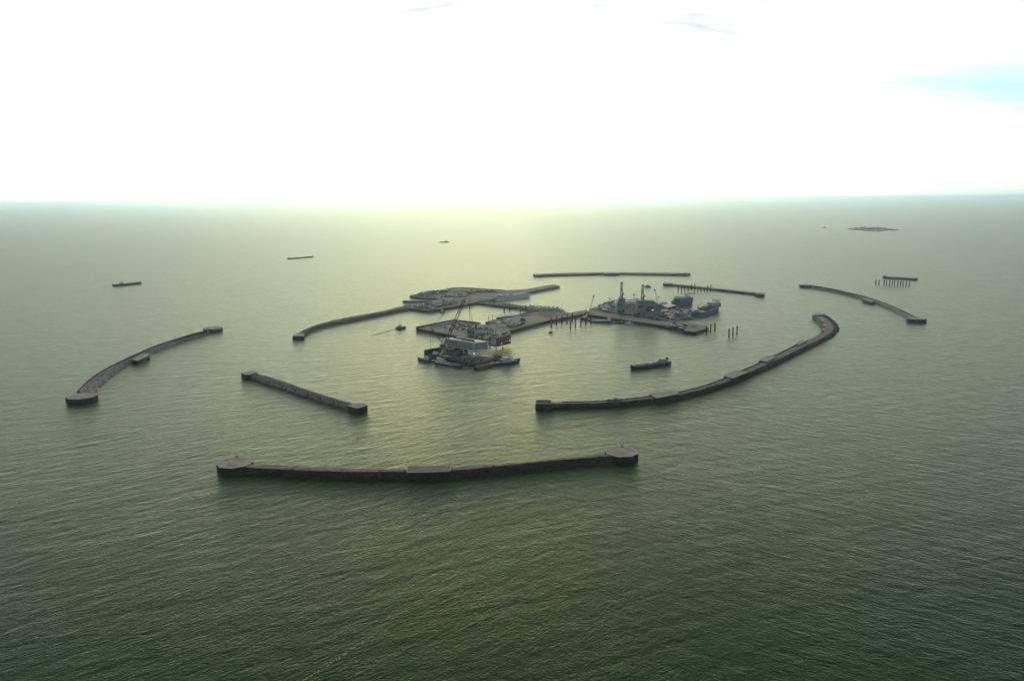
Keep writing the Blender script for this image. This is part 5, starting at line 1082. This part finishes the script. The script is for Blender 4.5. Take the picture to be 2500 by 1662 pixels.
ship('supply_vessel', 'navy supply vessel with pale deckhouse at the right of the crane barge', 'boat', W0('I', 1640, 958), W0('I', 2185, 868), 15, 4.0, 'ship', NAVY, BGREY, 2.4, None, NAVY,
     [('house', 'wheelhouse', PBLUE, (-.18, .12, -.8, .8, 0, 5.5)), ('house', 'bridge', PBLUE, (-.12, .08, -.65, .65, 5.9, 8.6)), ('box', 'foredeck_house', PBLUE, (.14, .26, -.5, .5, .3, 2.2)), ('box', 'side_rail', PBLUE, (-.1, .3, -1.0, -.93, .9, 1.7)), ('post', 'deck_crane_post', BLACK, (.1, .5, 5, 10, .7)), ('boom', 'deck_crane_boom', BLACK, (.1, .5, 9.5, .26, .4, 7, .5)), ('mast', 'mast', BLACK, (.22, .3, 2, 7)), ('box', 'deck_cargo', NAVY, (-.46, -.22, -.6, .6, 0, 2))])
ship('barge', 'small barge loaded with tan machinery behind the navy supply vessel', 'barge', W0('I', 1440, 905), W0('I', 1830, 838), 16, 3.0, 'barge', NAVY, STEEL, .5, None, NAVY,
     [('box', 'machinery', TAN, (-.1, .05, -.5, .3, 0, 6)), ('box', 'machinery', DECK, (.08, .25, -.4, .5, 0, 8)), ('box', 'machinery', DKRED, (.28, .42, -.3, .5, 0, 7)), ('cyl', 'pipe', TAN, (-.4, .1, -.6, 5.5, .6)), ('box', 'machinery', BGREY, (-.42, -.16, -.5, .4, 0, 4)), ('cyl', 'pipe', DECK, (.0, .44, .2, 9, .5))])
# small machinery on the long hooked breakwater
for i, (u, k, s_) in enumerate(((1135, 'skid', .8), (1195, 'excavator', 1.0), (1240, 'skid', .9), (1300, 'truck', 1.25))):
    p = G('T6', u, 222, 8.6); put(k, p, .1 * i, ('left end of the machine group on the hooked breakwater', 'on the crest of the hooked breakwater', 'in the machine group next to the truck on the hooked breakwater', 'at right of the machines on the hooked breakwater')[i], s_)

# ------------------------------------------------------------------ foam
FOAM = mat('sea_foam', (0.72, 0.74, 0.66), (0.5, 0.54, 0.46), 0.8, 0.9)
def foam(name, reg, pts, n, w0, w1, size, seed, kind='stuff', thin=.4):
    rng = random.Random(seed); ln = rail(reg, pts, 60, 0.06); mb = MB()
    for _ in range(n):
        t = rng.random() ** 1.1; k = min(58, int(t * 59)); p = ln[k].lerp(ln[k + 1], t * 59 - k); d = (ln[k + 1] - ln[k]).normalized(); nn = Vector((-d.y, d.x, 0))
        w = w0 + (w1 - w0) * t; c = p + nn * rng.gauss(0, w) ; a = rng.uniform(.5, 1.3) * size; b_ = a * thin * rng.uniform(.5, 1.2); r0 = rng.uniform(-.5, .5)
        vv = []
        for i in range(6):
            an = 6.28318 * i / 6; x, y = a * math.cos(an) * rng.uniform(.7, 1.2), b_ * math.sin(an) * rng.uniform(.7, 1.2)
            q = c + d * (x * math.cos(r0) - y * math.sin(r0)) + nn * (x * math.sin(r0) + y * math.cos(r0)); vv.append((q.x, q.y, .05 + rng.random() * .05))
        mb.add(vv, [(0, 1, 2, 3, 4, 5)])
    ob_ = mb.build(name, FOAM); ob_['kind'] = kind; return ob_
foam('wake_foam', 'E', [(1680, 728), (1560, 760), (1440, 795), (1370, 812)], 420, .8, 5.0, 2.6, 5)
#foam('launch_wake', 'O', [(1262, 732), (1100, 770), (900, 808), (700, 850)], 120, .2, .5, 1.4, 6)
foam('foam_streak', 'S', [(735, 1662), (790, 1630), (850, 1590), (915, 1550)], 26, .3, .35, 1.0, 8)
foam('foam_streak', 'S', [(905, 1570), (940, 1540), (1000, 1515)], 14, .2, .2, .6, 9)
foam('foam_streak', 'S', [(1785, 1205), (1830, 1165), (1855, 1140)], 18, .3, .3, .9, 10)
for o in bpy.data.objects:
    if o.name.split('.')[0] in ('wake_foam', 'launch_wake', 'foam_streak'): o['label'] = 'white foam on the water'

spread_labels()
for o in bpy.data.objects:                              # slender repeated bits too small to pick apart in the picture
    if o.parent is not None and o.name.split('.')[0] == 'cladding_rib': o['kind'] = 'stuff'
